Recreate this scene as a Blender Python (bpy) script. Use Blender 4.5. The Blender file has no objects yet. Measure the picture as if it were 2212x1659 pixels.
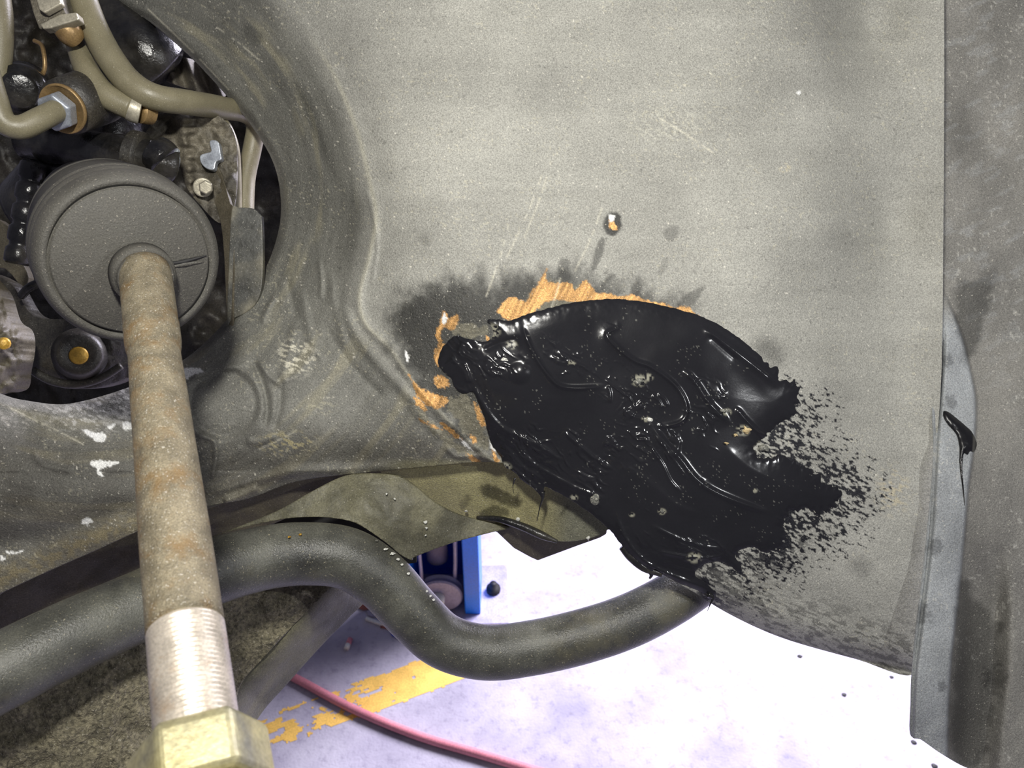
import bpy, math, random
import numpy as np
from mathutils import Vector
# ---------------------------------------------------------------- camera, light, exposure
F = 1800.0; CU, CV = 1106.0, 829.5
PITCH = math.radians(35); CAM = np.array([0.0, 0.0, 1.30])
RT = np.array([1.0, 0, 0]); UP = np.array([0, math.sin(PITCH), math.cos(PITCH)]); FW = np.array([0, math.cos(PITCH), -math.sin(PITCH)])
S = bpy.context.scene; C = S.collection
cd = bpy.data.cameras.new('camera'); cam = bpy.data.objects.new('camera', cd); C.objects.link(cam)
cam.location = CAM; cam.rotation_euler = (math.pi/2 - PITCH, 0, 0)
cd.sensor_width = 36; cd.lens = F*36/2212; cd.clip_start = .01; cd.clip_end = 60
cd.dof.use_dof = True; cd.dof.focus_distance = .37; cd.dof.aperture_fstop = 30
S.camera = cam
S.view_settings.view_transform = 'Standard'; S.view_settings.look = 'None'
S.view_settings.gamma = 1; S.view_settings.use_curve_mapping = False; S.view_settings.exposure = 0.0
w = bpy.data.worlds.new('world'); S.world = w; w.use_nodes = True
w.node_tree.nodes['Background'].inputs[0].default_value = (.82, .80, 1.0, 1)
w.node_tree.nodes['Background'].inputs[1].default_value = .16

def toW(u, v, z):
    u = np.asarray(u, float); v = np.asarray(v, float); z = np.asarray(z, float)
    x = (u-CU)/F*z; y = (v-CV)/F*z
    return CAM + x[..., None]*RT - y[..., None]*UP + z[..., None]*FW

def area(name, loc, tgt, size, power, col, size_y=None):
    d = bpy.data.lights.new(name, 'AREA'); d.energy = power; d.color = col; d.size = size
    if size_y: d.shape = 'RECTANGLE'; d.size_y = size_y
    o = bpy.data.objects.new(name, d); C.objects.link(o); o.location = loc
    o.rotation_euler = (Vector(tgt)-Vector(loc)).to_track_quat('-Z', 'Y').to_euler(); return o
area('work_lamp', CAM - .035*RT + .165*UP - .02*FW, toW(1150, 560, .38), .035, 2.35, (1, .975, .91))
area('added_glint_light', CAM + .36*RT + .05*UP - .01*FW, toW(1400, 850, .38), .009, .75, (.98, .99, 1))  # unseen light added to raise highlights along the sealant ridges
area('daylight_door', (1.15, 2.0, 1.5), (.50, 1.30, 0), 1.0, 170, (.88, .85, 1.0))

# ---------------------------------------------------------------- numeric helpers
def hsh(ix, iy, s):
    n = (ix.astype(np.int64)*374761393 + iy.astype(np.int64)*668265263 + s*1442695041) & 0xffffffff
    n = ((n ^ (n >> 13))*1274126177) & 0xffffffff
    n = ((n ^ (n >> 16))*2246822519) & 0xffffffff
    return ((n ^ (n >> 15)) & 0xffffff)/float(0xffffff)
def noise(x, y, s=0):
    x = np.asarray(x, float); y = np.asarray(y, float)
    ix = np.floor(x); iy = np.floor(y); fx = x-ix; fy = y-iy
    ux = fx*fx*fx*(fx*(fx*6-15)+10); uy = fy*fy*fy*(fy*(fy*6-15)+10)
    a = hsh(ix, iy, s); b = hsh(ix+1, iy, s); c = hsh(ix, iy+1, s); d = hsh(ix+1, iy+1, s)
    return (a*(1-ux)+b*ux)*(1-uy) + (c*(1-ux)+d*ux)*uy
def fbm(x, y, s=0, o=4):
    r = 0; a = .5; t = 0
    for k in range(o):
        r = r + a*noise(x*2**k, y*2**k, s+k*17); t += a; a *= .5
    return r/t
def ss(a, b, x):
    t = np.clip((x-a)/(b-a), 0, 1); return t*t*(3-2*t)
def cat(pts, n=8, closed=False):
    P = np.array(pts, float); N = len(P)
    if N < 3 and not closed:
        t = np.linspace(0, 1, n*2)[:, None]; return P[0]*(1-t)+P[1]*t
    out = []
    for i in range(N if closed else N-1):
        if closed: p = [P[(i-1) % N], P[i], P[(i+1) % N], P[(i+2) % N]]
        else: p = [P[max(i-1, 0)], P[i], P[i+1], P[min(i+2, N-1)]]
        for k in range(n):
            t = k/n
            out.append(.5*((2*p[1])+(-p[0]+p[2])*t+(2*p[0]-5*p[1]+4*p[2]-p[3])*t*t+(-p[0]+3*p[1]-3*p[2]+p[3])*t**3))
    if not closed: out.append(P[-1])
    return np.array(out)
def inside(U, V, poly):
    """even-odd test for arbitrary points"""
    r = np.zeros(U.shape, bool); Q = np.roll(poly, -1, 0)
    lo = poly.min(0); hi = poly.max(0)
    m = (U >= lo[0]) & (U <= hi[0]) & (V >= lo[1]) & (V <= hi[1])
    u = U[m]; v = V[m]; rr = np.zeros(u.shape, bool)
    for (x0, y0), (x1, y1) in zip(poly, Q):
        if y0 == y1: continue
        c = ((y0 > v) != (y1 > v)) & (u < (x1-x0)*(v-y0)/(y1-y0)+x0)
        rr ^= c
    r[m] = rr; return r
def near(U, V, poly, closed=False):
    """distance, arc parameter 0..1, side and nearest point on a polyline"""
    P = np.array(poly, float)
    if closed: P = np.vstack([P, P[:1]])
    A = P[:-1]; B = P[1:]; L = np.hypot(*(B-A).T)+1e-9; cum = np.concatenate([[0], np.cumsum(L)])
    d = np.full(U.shape, 1e9); t = np.zeros(U.shape); sd = np.ones(U.shape); qx = U.copy(); qy = V.copy()
    for i in range(len(A)):
        ex, ey = (B[i]-A[i])/L[i]
        k = np.clip((U-A[i, 0])*ex+(V-A[i, 1])*ey, 0, L[i])
        px = A[i, 0]+k*ex; py = A[i, 1]+k*ey; dd = np.hypot(U-px, V-py); m = dd < d
        d = np.where(m, dd, d); t = np.where(m, (cum[i]+k)/cum[-1], t)
        sd = np.where(m, np.sign(ex*(V-A[i, 1])-ey*(U-A[i, 0])), sd)
        qx = np.where(m, px, qx); qy = np.where(m, py, qy)
    return d, t, sd, qx, qy
def feat(U, V, poly, margin):
    """near() restricted to a box round the polyline; returns the mask and (d, t, side)"""
    P = np.array(poly, float); lo = P.min(0)-margin; hi = P.max(0)+margin
    m = (U > lo[0]) & (U < hi[0]) & (V > lo[1]) & (V < hi[1])
    d, t, s, _, _ = near(U[m], V[m], P); return m, d, t, s
def sdist(U, V, poly, margin=60):
    """signed distance (negative inside), 1e3 beyond the margin"""
    P = np.array(poly, float); r = np.full(U.shape, 1e3)
    lo = P.min(0)-margin; hi = P.max(0)+margin
    m = (U > lo[0]) & (U < hi[0]) & (V > lo[1]) & (V < hi[1])
    if not m.any(): return r
    d = near(U[m], V[m], P, True)[0]; i = inside(U[m], V[m], P)
    r[m] = np.where(i, -d, d); return r
def tps(ctrl):
    c = np.array(ctrl, float); X = c[:, :2]/1000; z = c[:, 2]; n = len(c)
    def K(r2): return np.where(r2 > 0, r2*np.log(r2+1e-12), 0)
    A = np.zeros((n+3, n+3)); r2 = ((X[:, None]-X[None])**2).sum(-1); A[:n, :n] = K(r2)+np.eye(n)*1e-4
    A[:n, n] = 1; A[:n, n+1:] = X; A[n, :n] = 1; A[n+1:, :n] = X.T
    sol = np.linalg.solve(A, np.concatenate([z, [0, 0, 0]]))
    def f(U, V):
        U = np.asarray(U, float)/1000; V = np.asarray(V, float)/1000
        r = sol[n]+sol[n+1]*U+sol[n+2]*V
        for i in range(n): r = r+sol[i]*K((U-X[i, 0])**2+(V-X[i, 1])**2)
        return r
    return f
def plane(a, b, c):
    M = np.array([[a[0], a[1], 1], [b[0], b[1], 1], [c[0], c[1], 1]], float); s = np.linalg.solve(M, [a[2], b[2], c[2]])
    return lambda U, V: s[0]*np.asarray(U, float)+s[1]*np.asarray(V, float)+s[2]

# ---------------------------------------------------------------- materials
def rgb(r, g, b):
    return tuple(((c/255)/12.92 if c <= 10 else ((c/255+.055)/1.055)**2.4) for c in (r, g, b))
def M(name, col, rough=.5, metal=0, var=.25, vs=60, bump=.15, bs=900, bd=.0004, spec=None, sp=0, spcol=(.6, .57, .48), spt=.70, sps=1500,
      rust=0, rustcol=(.3, .15, .05), rs=90, rt=.5, attr=False, grain=.18, coat=0, stretch=None, rvar=.1, c2=None):
    m = bpy.data.materials.new(name); m.use_nodes = True; nt = m.node_tree; N = nt.nodes; L = nt.links; b = N['Principled BSDF']
    tc = N.new('ShaderNodeTexCoord'); src = tc.outputs['Object']
    if stretch:
        mp = N.new('ShaderNodeMapping'); mp.inputs['Scale'].default_value = stretch[0]; mp.inputs['Rotation'].default_value = stretch[1]
        L.new(src, mp.inputs[0]); ssrc = mp.outputs[0]
    else: ssrc = src
    def nz(scale, det=4, s=src, r=.55):
        n = N.new('ShaderNodeTexNoise'); n.inputs['Scale'].default_value = scale; n.inputs['Detail'].default_value = det
        n.inputs['Roughness'].default_value = r; L.new(s, n.inputs['Vector']); return n.outputs[0]
    def mrange(s, a, b_, c, d):
        n = N.new('ShaderNodeMapRange'); L.new(s, n.inputs[0])
        for i, x in enumerate((a, b_, c, d)): n.inputs[i+1].default_value = x
        return n.outputs[0]
    def mix(f, a, b_, t='MIX'):
        n = N.new('ShaderNodeMix'); n.data_type = 'RGBA'; n.blend_type = t
        if isinstance(f, float): n.inputs[0].default_value = f
        else: L.new(f, n.inputs[0])
        for s, i in ((a, 6), (b_, 7)):
            if isinstance(s, tuple): n.inputs[i].default_value = (*s[:3], 1)
            else: L.new(s, n.inputs[i])
        return n.outputs[2]
    def mul(c, f):
        n = N.new('ShaderNodeVectorMath'); n.operation = 'SCALE'; L.new(c, n.inputs[0]); L.new(f, n.inputs['Scale']); return n.outputs[0]
    if attr:
        a = N.new('ShaderNodeAttribute'); a.attribute_name = 'Col'; base = a.outputs['Color']
    else:
        r_ = N.new('ShaderNodeRGB'); r_.outputs[0].default_value = (*col, 1); base = r_.outputs[0]
    if c2: base = mix(mrange(nz(vs*.6, 5), .42, .6, 0, 1), base, c2)
    base = mul(base, mrange(nz(vs, 6, ssrc), .3, .7, 1-var, 1+var))
    base = mul(base, mrange(nz(bs*1.7, 2), .3, .7, 1-grain, 1+grain))
    if rust: base = mix(mrange(nz(rs, 7, src, .7), rt, rt+.14, 0, rust), base, tuple(rustcol))
    if sp: base = mix(mrange(nz(sps, 1), spt, spt+.05, 0, sp), base, tuple(spcol))
    L.new(base, b.inputs['Base Color'])
    if attr:
        a2 = N.new('ShaderNodeAttribute'); a2.attribute_name = 'Rgh'; L.new(a2.outputs['Fac'], b.inputs['Roughness'])
        a3 = N.new('ShaderNodeAttribute'); a3.attribute_name = 'Met'; L.new(a3.outputs['Fac'], b.inputs['Metallic'])
    else:
        L.new(mrange(nz(vs*2, 3), .3, .7, max(.02, rough-rvar), min(1, rough+rvar)), b.inputs['Roughness']); b.inputs['Metallic'].default_value = metal
    if coat: b.inputs['Coat Weight'].default_value = coat; b.inputs['Coat Roughness'].default_value = .15
    if spec is not None: b.inputs['Specular IOR Level'].default_value = spec
    bp = N.new('ShaderNodeBump'); bp.inputs['Strength'].default_value = bump; bp.inputs['Distance'].default_value = bd
    L.new(nz(bs, 4, ssrc, .65), bp.inputs['Height']); L.new(bp.outputs[0], b.inputs['Normal'])
    return m

MT = {}
MT['panel'] = M('panel_coating', (0, 0, 0), attr=True, var=.10, vs=25, bump=.8, bs=1000, bd=.0006, sp=.6, spt=.70, sps=1100, grain=.32, spec=.35)
MT['sealant'] = M('wet_sealant', (0, 0, 0), attr=True, var=.1, bump=.06, bs=700, bd=.0003, grain=.05, spec=.38)
MT['rod'] = M('dusty_rusty_steel', rgb(126, 117, 96), .55, .25, var=.30, vs=160, bump=.8, bs=1400, bd=.0006, rust=.6, rustcol=rgb(126, 96, 50), rs=75, rt=.50, sp=.7, spt=.66, spcol=(.55, .52, .45), grain=.35)
MT['thread'] = M('bright_thread', rgb(205, 195, 180), .38, .55, var=.2, vs=90, bump=.3, bs=900, rust=.4, rustcol=rgb(170, 130, 80), rs=120, rt=.55)
MT['nut'] = M('yellowed_zinc', rgb(190, 180, 130), .4, .45, var=.3, vs=50, bump=.3, bs=500, c2=rgb(132, 130, 115), rs=60)
MT['rubber'] = M('dusty_black_rubber', rgb(76, 74, 68), .62, var=.15, vs=50, bump=.8, bs=1300, sp=.6, spt=.69, sps=1300, spcol=(.35, .32, .26), grain=.25)
MT['bar'] = M('worn_black_enamel', rgb(84, 84, 76), .30, var=.4, vs=45, bump=.5, bs=1100, bd=.0005, sp=.6, spt=.68, sps=1200, spcol=(.32, .29, .2), grain=.3, c2=rgb(60, 60, 56), rust=.5, rustcol=rgb(104, 100, 80), rs=30, rt=.55)
MT['hose'] = M('dusty_hose', rgb(118, 112, 90), .42, var=.15, vs=60, bump=.25, bs=1300, sp=.5, spt=.72, grain=.15)
MT['blk'] = M('black_gloss', rgb(26, 26, 28), .22, var=.5, vs=70, bump=.4, bs=400, bd=.0008, rvar=.15, c2=rgb(44, 42, 38))
MT['blkm'] = M('oily_black_metal', rgb(50, 48, 44), .45, var=.4, vs=60, bump=.5, bs=600, bd=.0006, sp=.3, spt=.70, grain=.4, c2=rgb(58, 54, 46))
MT['dirtmetal'] = M('dirty_metal', rgb(110, 104, 90), .6, .1, var=.35, vs=70, bump=.7, bs=700, bd=.0007, sp=.4, spt=.7, grain=.3, c2=rgb(66, 62, 54))
MT['alu'] = M('dull_aluminium', rgb(172, 166, 148), .45, .4, var=.25, vs=90, bump=.3, bs=700)
MT['zinc'] = M('grey_zinc', rgb(176, 182, 190), .35, .6, var=.2, vs=90, bump=.2, bs=900)
MT['brass'] = M('tan_ring', rgb(150, 124, 84), .4, .5, var=.3, vs=90, bump=.2, bs=900)
MT['gold'] = M('yellow_zinc_bolt', rgb(190, 150, 60), .4, .3, var=.35, vs=160, bump=.3, bs=700)
MT['gravel'] = M('gritty_underseal', rgb(112, 106, 86), .7, var=.4, vs=120, bump=1, bs=420, bd=.0022, sp=.7, spt=.66, sps=900, spcol=(.36, .33, .25), grain=.55)
MT['grimeplate'] = M('grimy_plate', rgb(66, 66, 62), .45, var=.5, vs=70, bump=.5, bs=500, sp=.4, spt=.68, c2=rgb(98, 94, 80))
MT['olive'] = M('olive_paint', rgb(128, 126, 98), .5, var=.12, vs=40, bump=.2, bs=1000, sp=.4, spt=.76)
MT['darkolive'] = M('dirty_olive_plate', rgb(104, 101, 80), .55, var=.3, vs=60, bump=.5, bs=800, bd=.0005, sp=.5, spt=.72, grain=.3, c2=rgb(76, 74, 60))
MT['brown'] = M('brown_grime', rgb(84, 78, 64), .6, var=.3, vs=60, bump=.5, bs=800, bd=.0005, sp=.4, spt=.72, grain=.3)
MT['copper'] = M('bare_metal', rgb(215, 165, 100), .35, .4, var=.3, vs=400, bump=.4, bs=600)
MT['tan'] = M('tan_flake', rgb(205, 185, 140), .5, var=.2, vs=500)
MT['white'] = M('white_flake', rgb(225, 225, 215), .4, var=.25, vs=700, bump=.5, bs=1200)
MT['greyflake'] = M('grey_flake', rgb(120, 120, 112), .4, var=.5, vs=1200, bump=.8, bs=1600, sp=.8, spt=.6)
MT['blue'] = M('blue_enamel', rgb(24, 120, 240), .35, var=.1, vs=10, bump=.05, bs=200)
MT['dblue'] = M('dark_blue_enamel', rgb(20, 74, 200), .4, var=.1, vs=10, bump=.05, bs=200)
MT['lgrey'] = M('light_grey_steel', rgb(170, 165, 190), .45, .2, var=.15, vs=30, bump=.1, bs=200)
MT['mgrey'] = M('mid_grey_steel', rgb(150, 145, 165), .45, .2, var=.15, vs=30, bump=.1, bs=200)
MT['pink'] = M('faded_red_rubber', rgb(205, 128, 138), .5, var=.12, vs=20, bump=.2, bs=300)
MT['dark'] = M('dark_grime_and_shade', rgb(22, 21, 21), .7, var=.4, vs=30, bump=.3, bs=200)  # also colours the sheet that stands in for shade above the bar
MT['litter'] = M('rusty_litter', rgb(140, 82, 70), .6, var=.5, vs=60, bump=.3, bs=200)

# ---------------------------------------------------------------- object helpers
def base_of(W):
    c = (W.min(0)+W.max(0))/2; return np.array([c[0], c[1], W[:, 2].min()])
def props(o, label=None, cat_=None, group=None, kind=None):
    if label: o['label'] = label
    if cat_: o['category'] = cat_
    if group: o['group'] = group
    if kind: o['kind'] = kind
    return o
def mesh(name, W, faces, mat, parent=None, smooth=True, attrs=None, quads=None):
    W = np.asarray(W, float)
    org = np.array(parent['_org']) if parent is not None and '_org' in parent else None
    own = base_of(W)
    ref = own if org is None else org
    me = bpy.data.meshes.new(name)
    if quads is not None:
        me.vertices.add(len(W)); me.vertices.foreach_set('co', (W-own).astype(np.float32).ravel())
        n = len(quads); me.loops.add(n*4); me.polygons.add(n)
        me.loops.foreach_set('vertex_index', quads.astype(np.int32).ravel())
        me.polygons.foreach_set('loop_start', np.arange(0, n*4, 4, dtype=np.int32))
        me.polygons.foreach_set('loop_total', np.full(n, 4, np.int32))
        me.update(calc_edges=True); me.validate()
    else:
        me.from_pydata([tuple(p) for p in W-own], [], [tuple(f) for f in faces])
    if smooth: me.shade_smooth()
    if attrs:
        for k, a in attrs.items():
            if a.ndim == 2:
                at = me.attributes.new(k, 'FLOAT_COLOR', 'POINT'); at.data.foreach_set('color', np.hstack([a, np.ones((len(a), 1))]).astype(np.float32).ravel())
            else:
                at = me.attributes.new(k, 'FLOAT', 'POINT'); at.data.foreach_set('value', a.astype(np.float32))
    me.materials.append(MT[mat] if isinstance(mat, str) else mat)
    o = bpy.data.objects.new(name, me); C.objects.link(o)
    if parent is not None:
        o.parent = parent; o.location = own-ref; o['_org'] = list(own)
    else:
        o.location = own; o['_org'] = list(own)
    return o
def empty(name, W, label, cat_, group=None):
    o = bpy.data.objects.new(name, None); C.objects.link(o); o.empty_display_size = .02
    o.location = W; o['_org'] = list(np.asarray(W, float)); return props(o, label, cat_, group)
def tubeW(name, P, R, mat, parent=None, n=20, cap=True, squash=None):
    """sweep a circle along world points P with radii R"""
    P = np.asarray(P, float); R = np.broadcast_to(np.asarray(R, float), (len(P),))
    T = np.gradient(P, axis=0); T /= np.linalg.norm(T, axis=1)[:, None]+1e-12
    a = np.cross(T[0], [0, 0, 1.0]);
    if np.linalg.norm(a) < .1: a = np.cross(T[0], [1.0, 0, 0])
    a /= np.linalg.norm(a); V = []
    th = np.linspace(0, 2*math.pi, n, endpoint=False)
    for i in range(len(P)):
        a = a-T[i]*a.dot(T[i]); a /= np.linalg.norm(a); b = np.cross(T[i], a)
        V.append(P[i]+R[i]*(np.cos(th)[:, None]*a+np.sin(th)[:, None]*b))
    V = np.vstack(V); f = []
    for i in range(len(P)-1):
        for k in range(n): f.append((i*n+k, i*n+(k+1) % n, (i+1)*n+(k+1) % n, (i+1)*n+k))
    if cap: f.append(tuple(range(n))[::-1]); f.append(tuple((len(P)-1)*n+k for k in range(n)))
    return mesh(name, V, f, mat, parent)
def tube(name, pts, mat, parent=None, n=20, sub=8, lump=0, seed=0):
    """pts: (u, v, z, radius_m) control points"""
    q = cat(pts, sub); W = toW(q[:, 0], q[:, 1], q[:, 2]); R = q[:, 3].copy()
    if lump: R *= 1+lump*(fbm(np.arange(len(R))*.4, np.zeros(len(R)), seed)-.5)
    return tubeW(name, W, R, mat, parent, n)
def revolve(name, p0, p1, prof, mat, parent=None, n=64, round_n=None):
    """prof: (distance along the axis in m, radius in m); p0, p1 give the axis as (u, v, z)"""
    A = toW(*p0); B = toW(*p1); T = (B-A)/np.linalg.norm(B-A)
    a = np.cross(T, RT); a /= np.linalg.norm(a); b = np.cross(T, a)
    th = np.linspace(0, 2*math.pi, n, endpoint=False); V = []; f = []
    for d, r in prof: V.append(A+T*d+r*(np.cos(th)[:, None]*a+np.sin(th)[:, None]*b))
    V = np.vstack(V); m = len(prof)
    for i in range(m-1):
        for k in range(n): f.append((i*n+k, i*n+(k+1) % n, (i+1)*n+(k+1) % n, (i+1)*n+k))
    f.append(tuple(range(n))[::-1]); f.append(tuple((m-1)*n+k for k in range(n)))
    return mesh(name, V, f, mat, parent)
def bevel(o, w=.0006, s=3):
    m = o.modifiers.new('bevel', 'BEVEL'); m.width = w; m.segments = s; m.limit_method = 'ANGLE'; m.angle_limit = .6
    return o
def plate(name, poly, zf, th, mat, parent=None, smooth_n=0, bv=.0006):
    """a sheet cut to an outline, th thick away from the camera; zf: number or function"""
    P = cat(poly, smooth_n, True) if smooth_n else np.array(poly, float)
    z = zf(P[:, 0], P[:, 1]) if callable(zf) else np.full(len(P), float(zf))
    A = toW(P[:, 0], P[:, 1], z); n = len(A)
    B = A + FW*th
    f = [tuple(range(n)), tuple(range(2*n-1, n-1, -1))]+[(i, i+n, (i+1) % n+n, (i+1) % n) for i in range(n)]
    o = mesh(name, np.vstack([A, B]), f, mat, parent, smooth=False)
    return bevel(o, bv, 2) if bv else o
def hexprism(name, p0, p1, r, prof, mat, parent=None, rot=0.0):
    """hexagonal prism along an axis; prof: (distance, scale)"""
    A = toW(*p0); B = toW(*p1); T = (B-A)/np.linalg.norm(B-A)
    a = np.cross(T, RT); a /= np.linalg.norm(a); b = np.cross(T, a); V = []; f = []; n = 6
    th = np.arange(6)*math.pi/3+rot
    for d, s in prof: V.append(A+T*d+r*s*(np.cos(th)[:, None]*a+np.sin(th)[:, None]*b))
    V = np.vstack(V)
    for i in range(len(prof)-1):
        for k in range(n): f.append((i*n+k, i*n+(k+1) % n, (i+1)*n+(k+1) % n, (i+1)*n+k))
    f.append(tuple(range(n))[::-1]); f.append(tuple((len(prof)-1)*n+k for k in range(n)))
    return bevel(mesh(name, V, f, mat, parent, smooth=False), r*.09, 3)
def patch(name, outline, zf, step, mat, parent=None, holes=(), attrf=None, skirt=.0015, smooth_n=6):
    """a pressed sheet: a fine grid trimmed to its outline, with a folded-back edge"""
    O = cat(outline, smooth_n, True) if smooth_n else np.array(outline, float)
    Hs = [cat(h, 6, True) for h in holes]
    lo = O.min(0)-step*2; hi = O.max(0)+step*2
    us = np.arange(lo[0], hi[0], step); vs = np.arange(lo[1], hi[1], step)
    U, V = np.meshgrid(us, vs); nv, nu = U.shape
    I = inside(U, V, O)
    for h in Hs: I &= ~inside(U, V, h)
    cell = I[:-1, :-1] | I[1:, :-1] | I[:-1, 1:] | I[1:, 1:]
    used = np.zeros_like(I); used[:-1, :-1] |= cell; used[1:, :-1] |= cell; used[:-1, 1:] |= cell; used[1:, 1:] |= cell
    mv = used & ~I
    u = U[mv]; v = V[mv]; bd = np.full(u.shape, 1e9); bx = u.copy(); by = v.copy()
    for h in [O]+Hs:
        d, _, _, qx, qy = near(u, v, h, True); k = d < bd; bd = np.where(k, d, bd); bx = np.where(k, qx, bx); by = np.where(k, qy, by)
    U[mv] = bx; V[mv] = by
    idx = np.full(U.shape, -1); idx[used] = np.arange(used.sum())
    q = np.stack([idx[:-1, :-1], idx[1:, :-1], idx[1:, 1:], idx[:-1, 1:]], -1)[cell]
    u = U[used]; v = V[used]; z = zf(u, v); W = toW(u, v, z)
    # skirt along the free edge
    E = np.concatenate([q[:, [0, 1]], q[:, [1, 2]], q[:, [2, 3]], q[:, [3, 0]]]); n = len(W)
    key = E.min(1).astype(np.int64)*n+E.max(1); _, inv, cnt = np.unique(key, return_inverse=True, return_counts=True)
    Eb = E[cnt[inv] == 1]; bv = np.unique(Eb); mp = np.full(n, -1); mp[bv] = np.arange(len(bv))+n
    W2 = np.vstack([W, W[bv]+FW*skirt])
    qs = np.stack([Eb[:, 1], Eb[:, 0], mp[Eb[:, 0]], mp[Eb[:, 1]]], -1)
    at = None
    if attrf:
        at = attrf(u, v); at = {k: np.concatenate([a, a[bv]]) for k, a in at.items()}
    return mesh(name, W2, None, mat, parent, quads=np.vstack([q, qs]), attrs=at)
def boxW(name, c, s, mat, parent=None, rz=0, bv=.002):
    c = np.array(c, float); s = np.array(s, float)/2
    V = np.array([[x, y, z] for x in (-1, 1) for y in (-1, 1) for z in (-1, 1)])*s
    R = np.array([[math.cos(rz), -math.sin(rz), 0], [math.sin(rz), math.cos(rz), 0], [0, 0, 1]])
    f = [(0, 1, 3, 2), (4, 6, 7, 5), (0, 4, 5, 1), (2, 3, 7, 6), (0, 2, 6, 4), (1, 5, 7, 3)]
    o = mesh(name, V@R.T+c, f, mat, parent, smooth=False); return bevel(o, bv, 2)
def onfloor(u, v, h=0.0):
    d = RT*(u-CU)/F - UP*(v-CV)/F + FW; return CAM+d*((h-CAM[2])/d[2])

# ================================================================ SETTING: workshop floor
def floor_material():
    m = bpy.data.materials.new('workshop_concrete'); m.use_nodes = True; nt = m.node_tree; N = nt.nodes; L = nt.links; b = N['Principled BSDF']
    tc = N.new('ShaderNodeTexCoord')
    def nz(s, d=5, r=.6):
        n = N.new('ShaderNodeTexNoise'); n.inputs['Scale'].default_value = s; n.inputs['Detail'].default_value = d; n.inputs['Roughness'].default_value = r
        L.new(tc.outputs['Object'], n.inputs['Vector']); return n.outputs[0]
    def ramp(s, pts):
        n = N.new('ShaderNodeValToRGB'); L.new(s, n.inputs[0]); e = n.color_ramp.elements
        while len(e) < len(pts): e.new(.5)
        for x, (p, c) in zip(e, pts): x.position = p; x.color = (*c, 1)
        return n.outputs[0]
    c1 = ramp(nz(9, 7), [(.3, rgb(150, 145, 160)), (.5, rgb(172, 167, 180)), (.7, rgb(190, 186, 196))])
    c2 = ramp(nz(60, 6, .7), [(.34, (.72, .71, .76)), (.46, (1, 1, 1)), (.68, (1.06, 1.06, 1.06))])
    mx = N.new('ShaderNodeMix'); mx.data_type = 'RGBA'; mx.blend_type = 'MULTIPLY'; mx.inputs[0].default_value = .8
    L.new(c1, mx.inputs[6]); L.new(c2, mx.inputs[7]); L.new(mx.outputs[2], b.inputs['Base Color'])
    b.inputs['Roughness'].default_value = .75
    bp = N.new('ShaderNodeBump'); bp.inputs['Strength'].default_value = .5; bp.inputs['Distance'].default_value = .002
    L.new(nz(220), bp.inputs['Height']); L.new(bp.outputs[0], b.inputs['Normal']); return m
MT['floor'] = floor_material()
fl = mesh('floor', [(-7, -4, 0), (7, -4, 0), (7, 9, 0), (-7, 9, 0), (-7, -4, -.2), (7, -4, -.2), (7, 9, -.2), (-7, 9, -.2)],
          [(0, 1, 2, 3), (7, 6, 5, 4), (0, 4, 5, 1), (1, 5, 6, 2), (2, 6, 7, 3), (3, 7, 4, 0)], 'floor', smooth=False)
props(fl, kind='structure')
# worn yellow line: a thin coat of paint with chipped edges, lying on the concrete
def line_mark():
    A = onfloor(560, 1600); B = onfloor(1320, 1318); D = (B-A); Ln = np.linalg.norm(D); D /= Ln; Nn = np.array([-D[1], D[0], 0])
    p = onfloor(930, 1420); q = onfloor(1025, 1460)
    w0 = (p-A).dot(Nn); w1 = (onfloor(830, 1533)-A).dot(Nn); lo, hi = sorted((w0, w1))
    st = .003; xs = np.arange(-.25, Ln-.22, st); ys = np.arange(lo-.01, hi+.01, st)
    X, Y = np.meshgrid(xs, ys)
    wear = .60-.42*ss(.10, .34, X)
    k = (fbm(X*38, Y*95, 5, 4) > wear*.86) & (Y > lo+.008*(fbm(X*60, Y*0, 3)-.5)) & (Y < hi+.008*(fbm(X*60, Y*0, 9)-.5))
    idx = np.arange(X.size).reshape(X.shape); c = k[:-1, :-1]
    q4 = np.stack([idx[:-1, :-1], idx[:-1, 1:], idx[1:, 1:], idx[1:, :-1]], -1)[c]
    us = np.unique(q4); mp = np.full(X.size, -1); mp[us] = np.arange(len(us))
    W = A+X.ravel()[us, None]*D+Y.ravel()[us, None]*Nn; W[:, 2] = .0006
    MT['yellow'] = M('yellow_line_paint', rgb(236, 190, 92), .6, var=.15, vs=30, bump=.2, bs=200)
    return mesh('line_marking', W, None, 'yellow', fl, quads=mp[q4])
line_mark()

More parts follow.
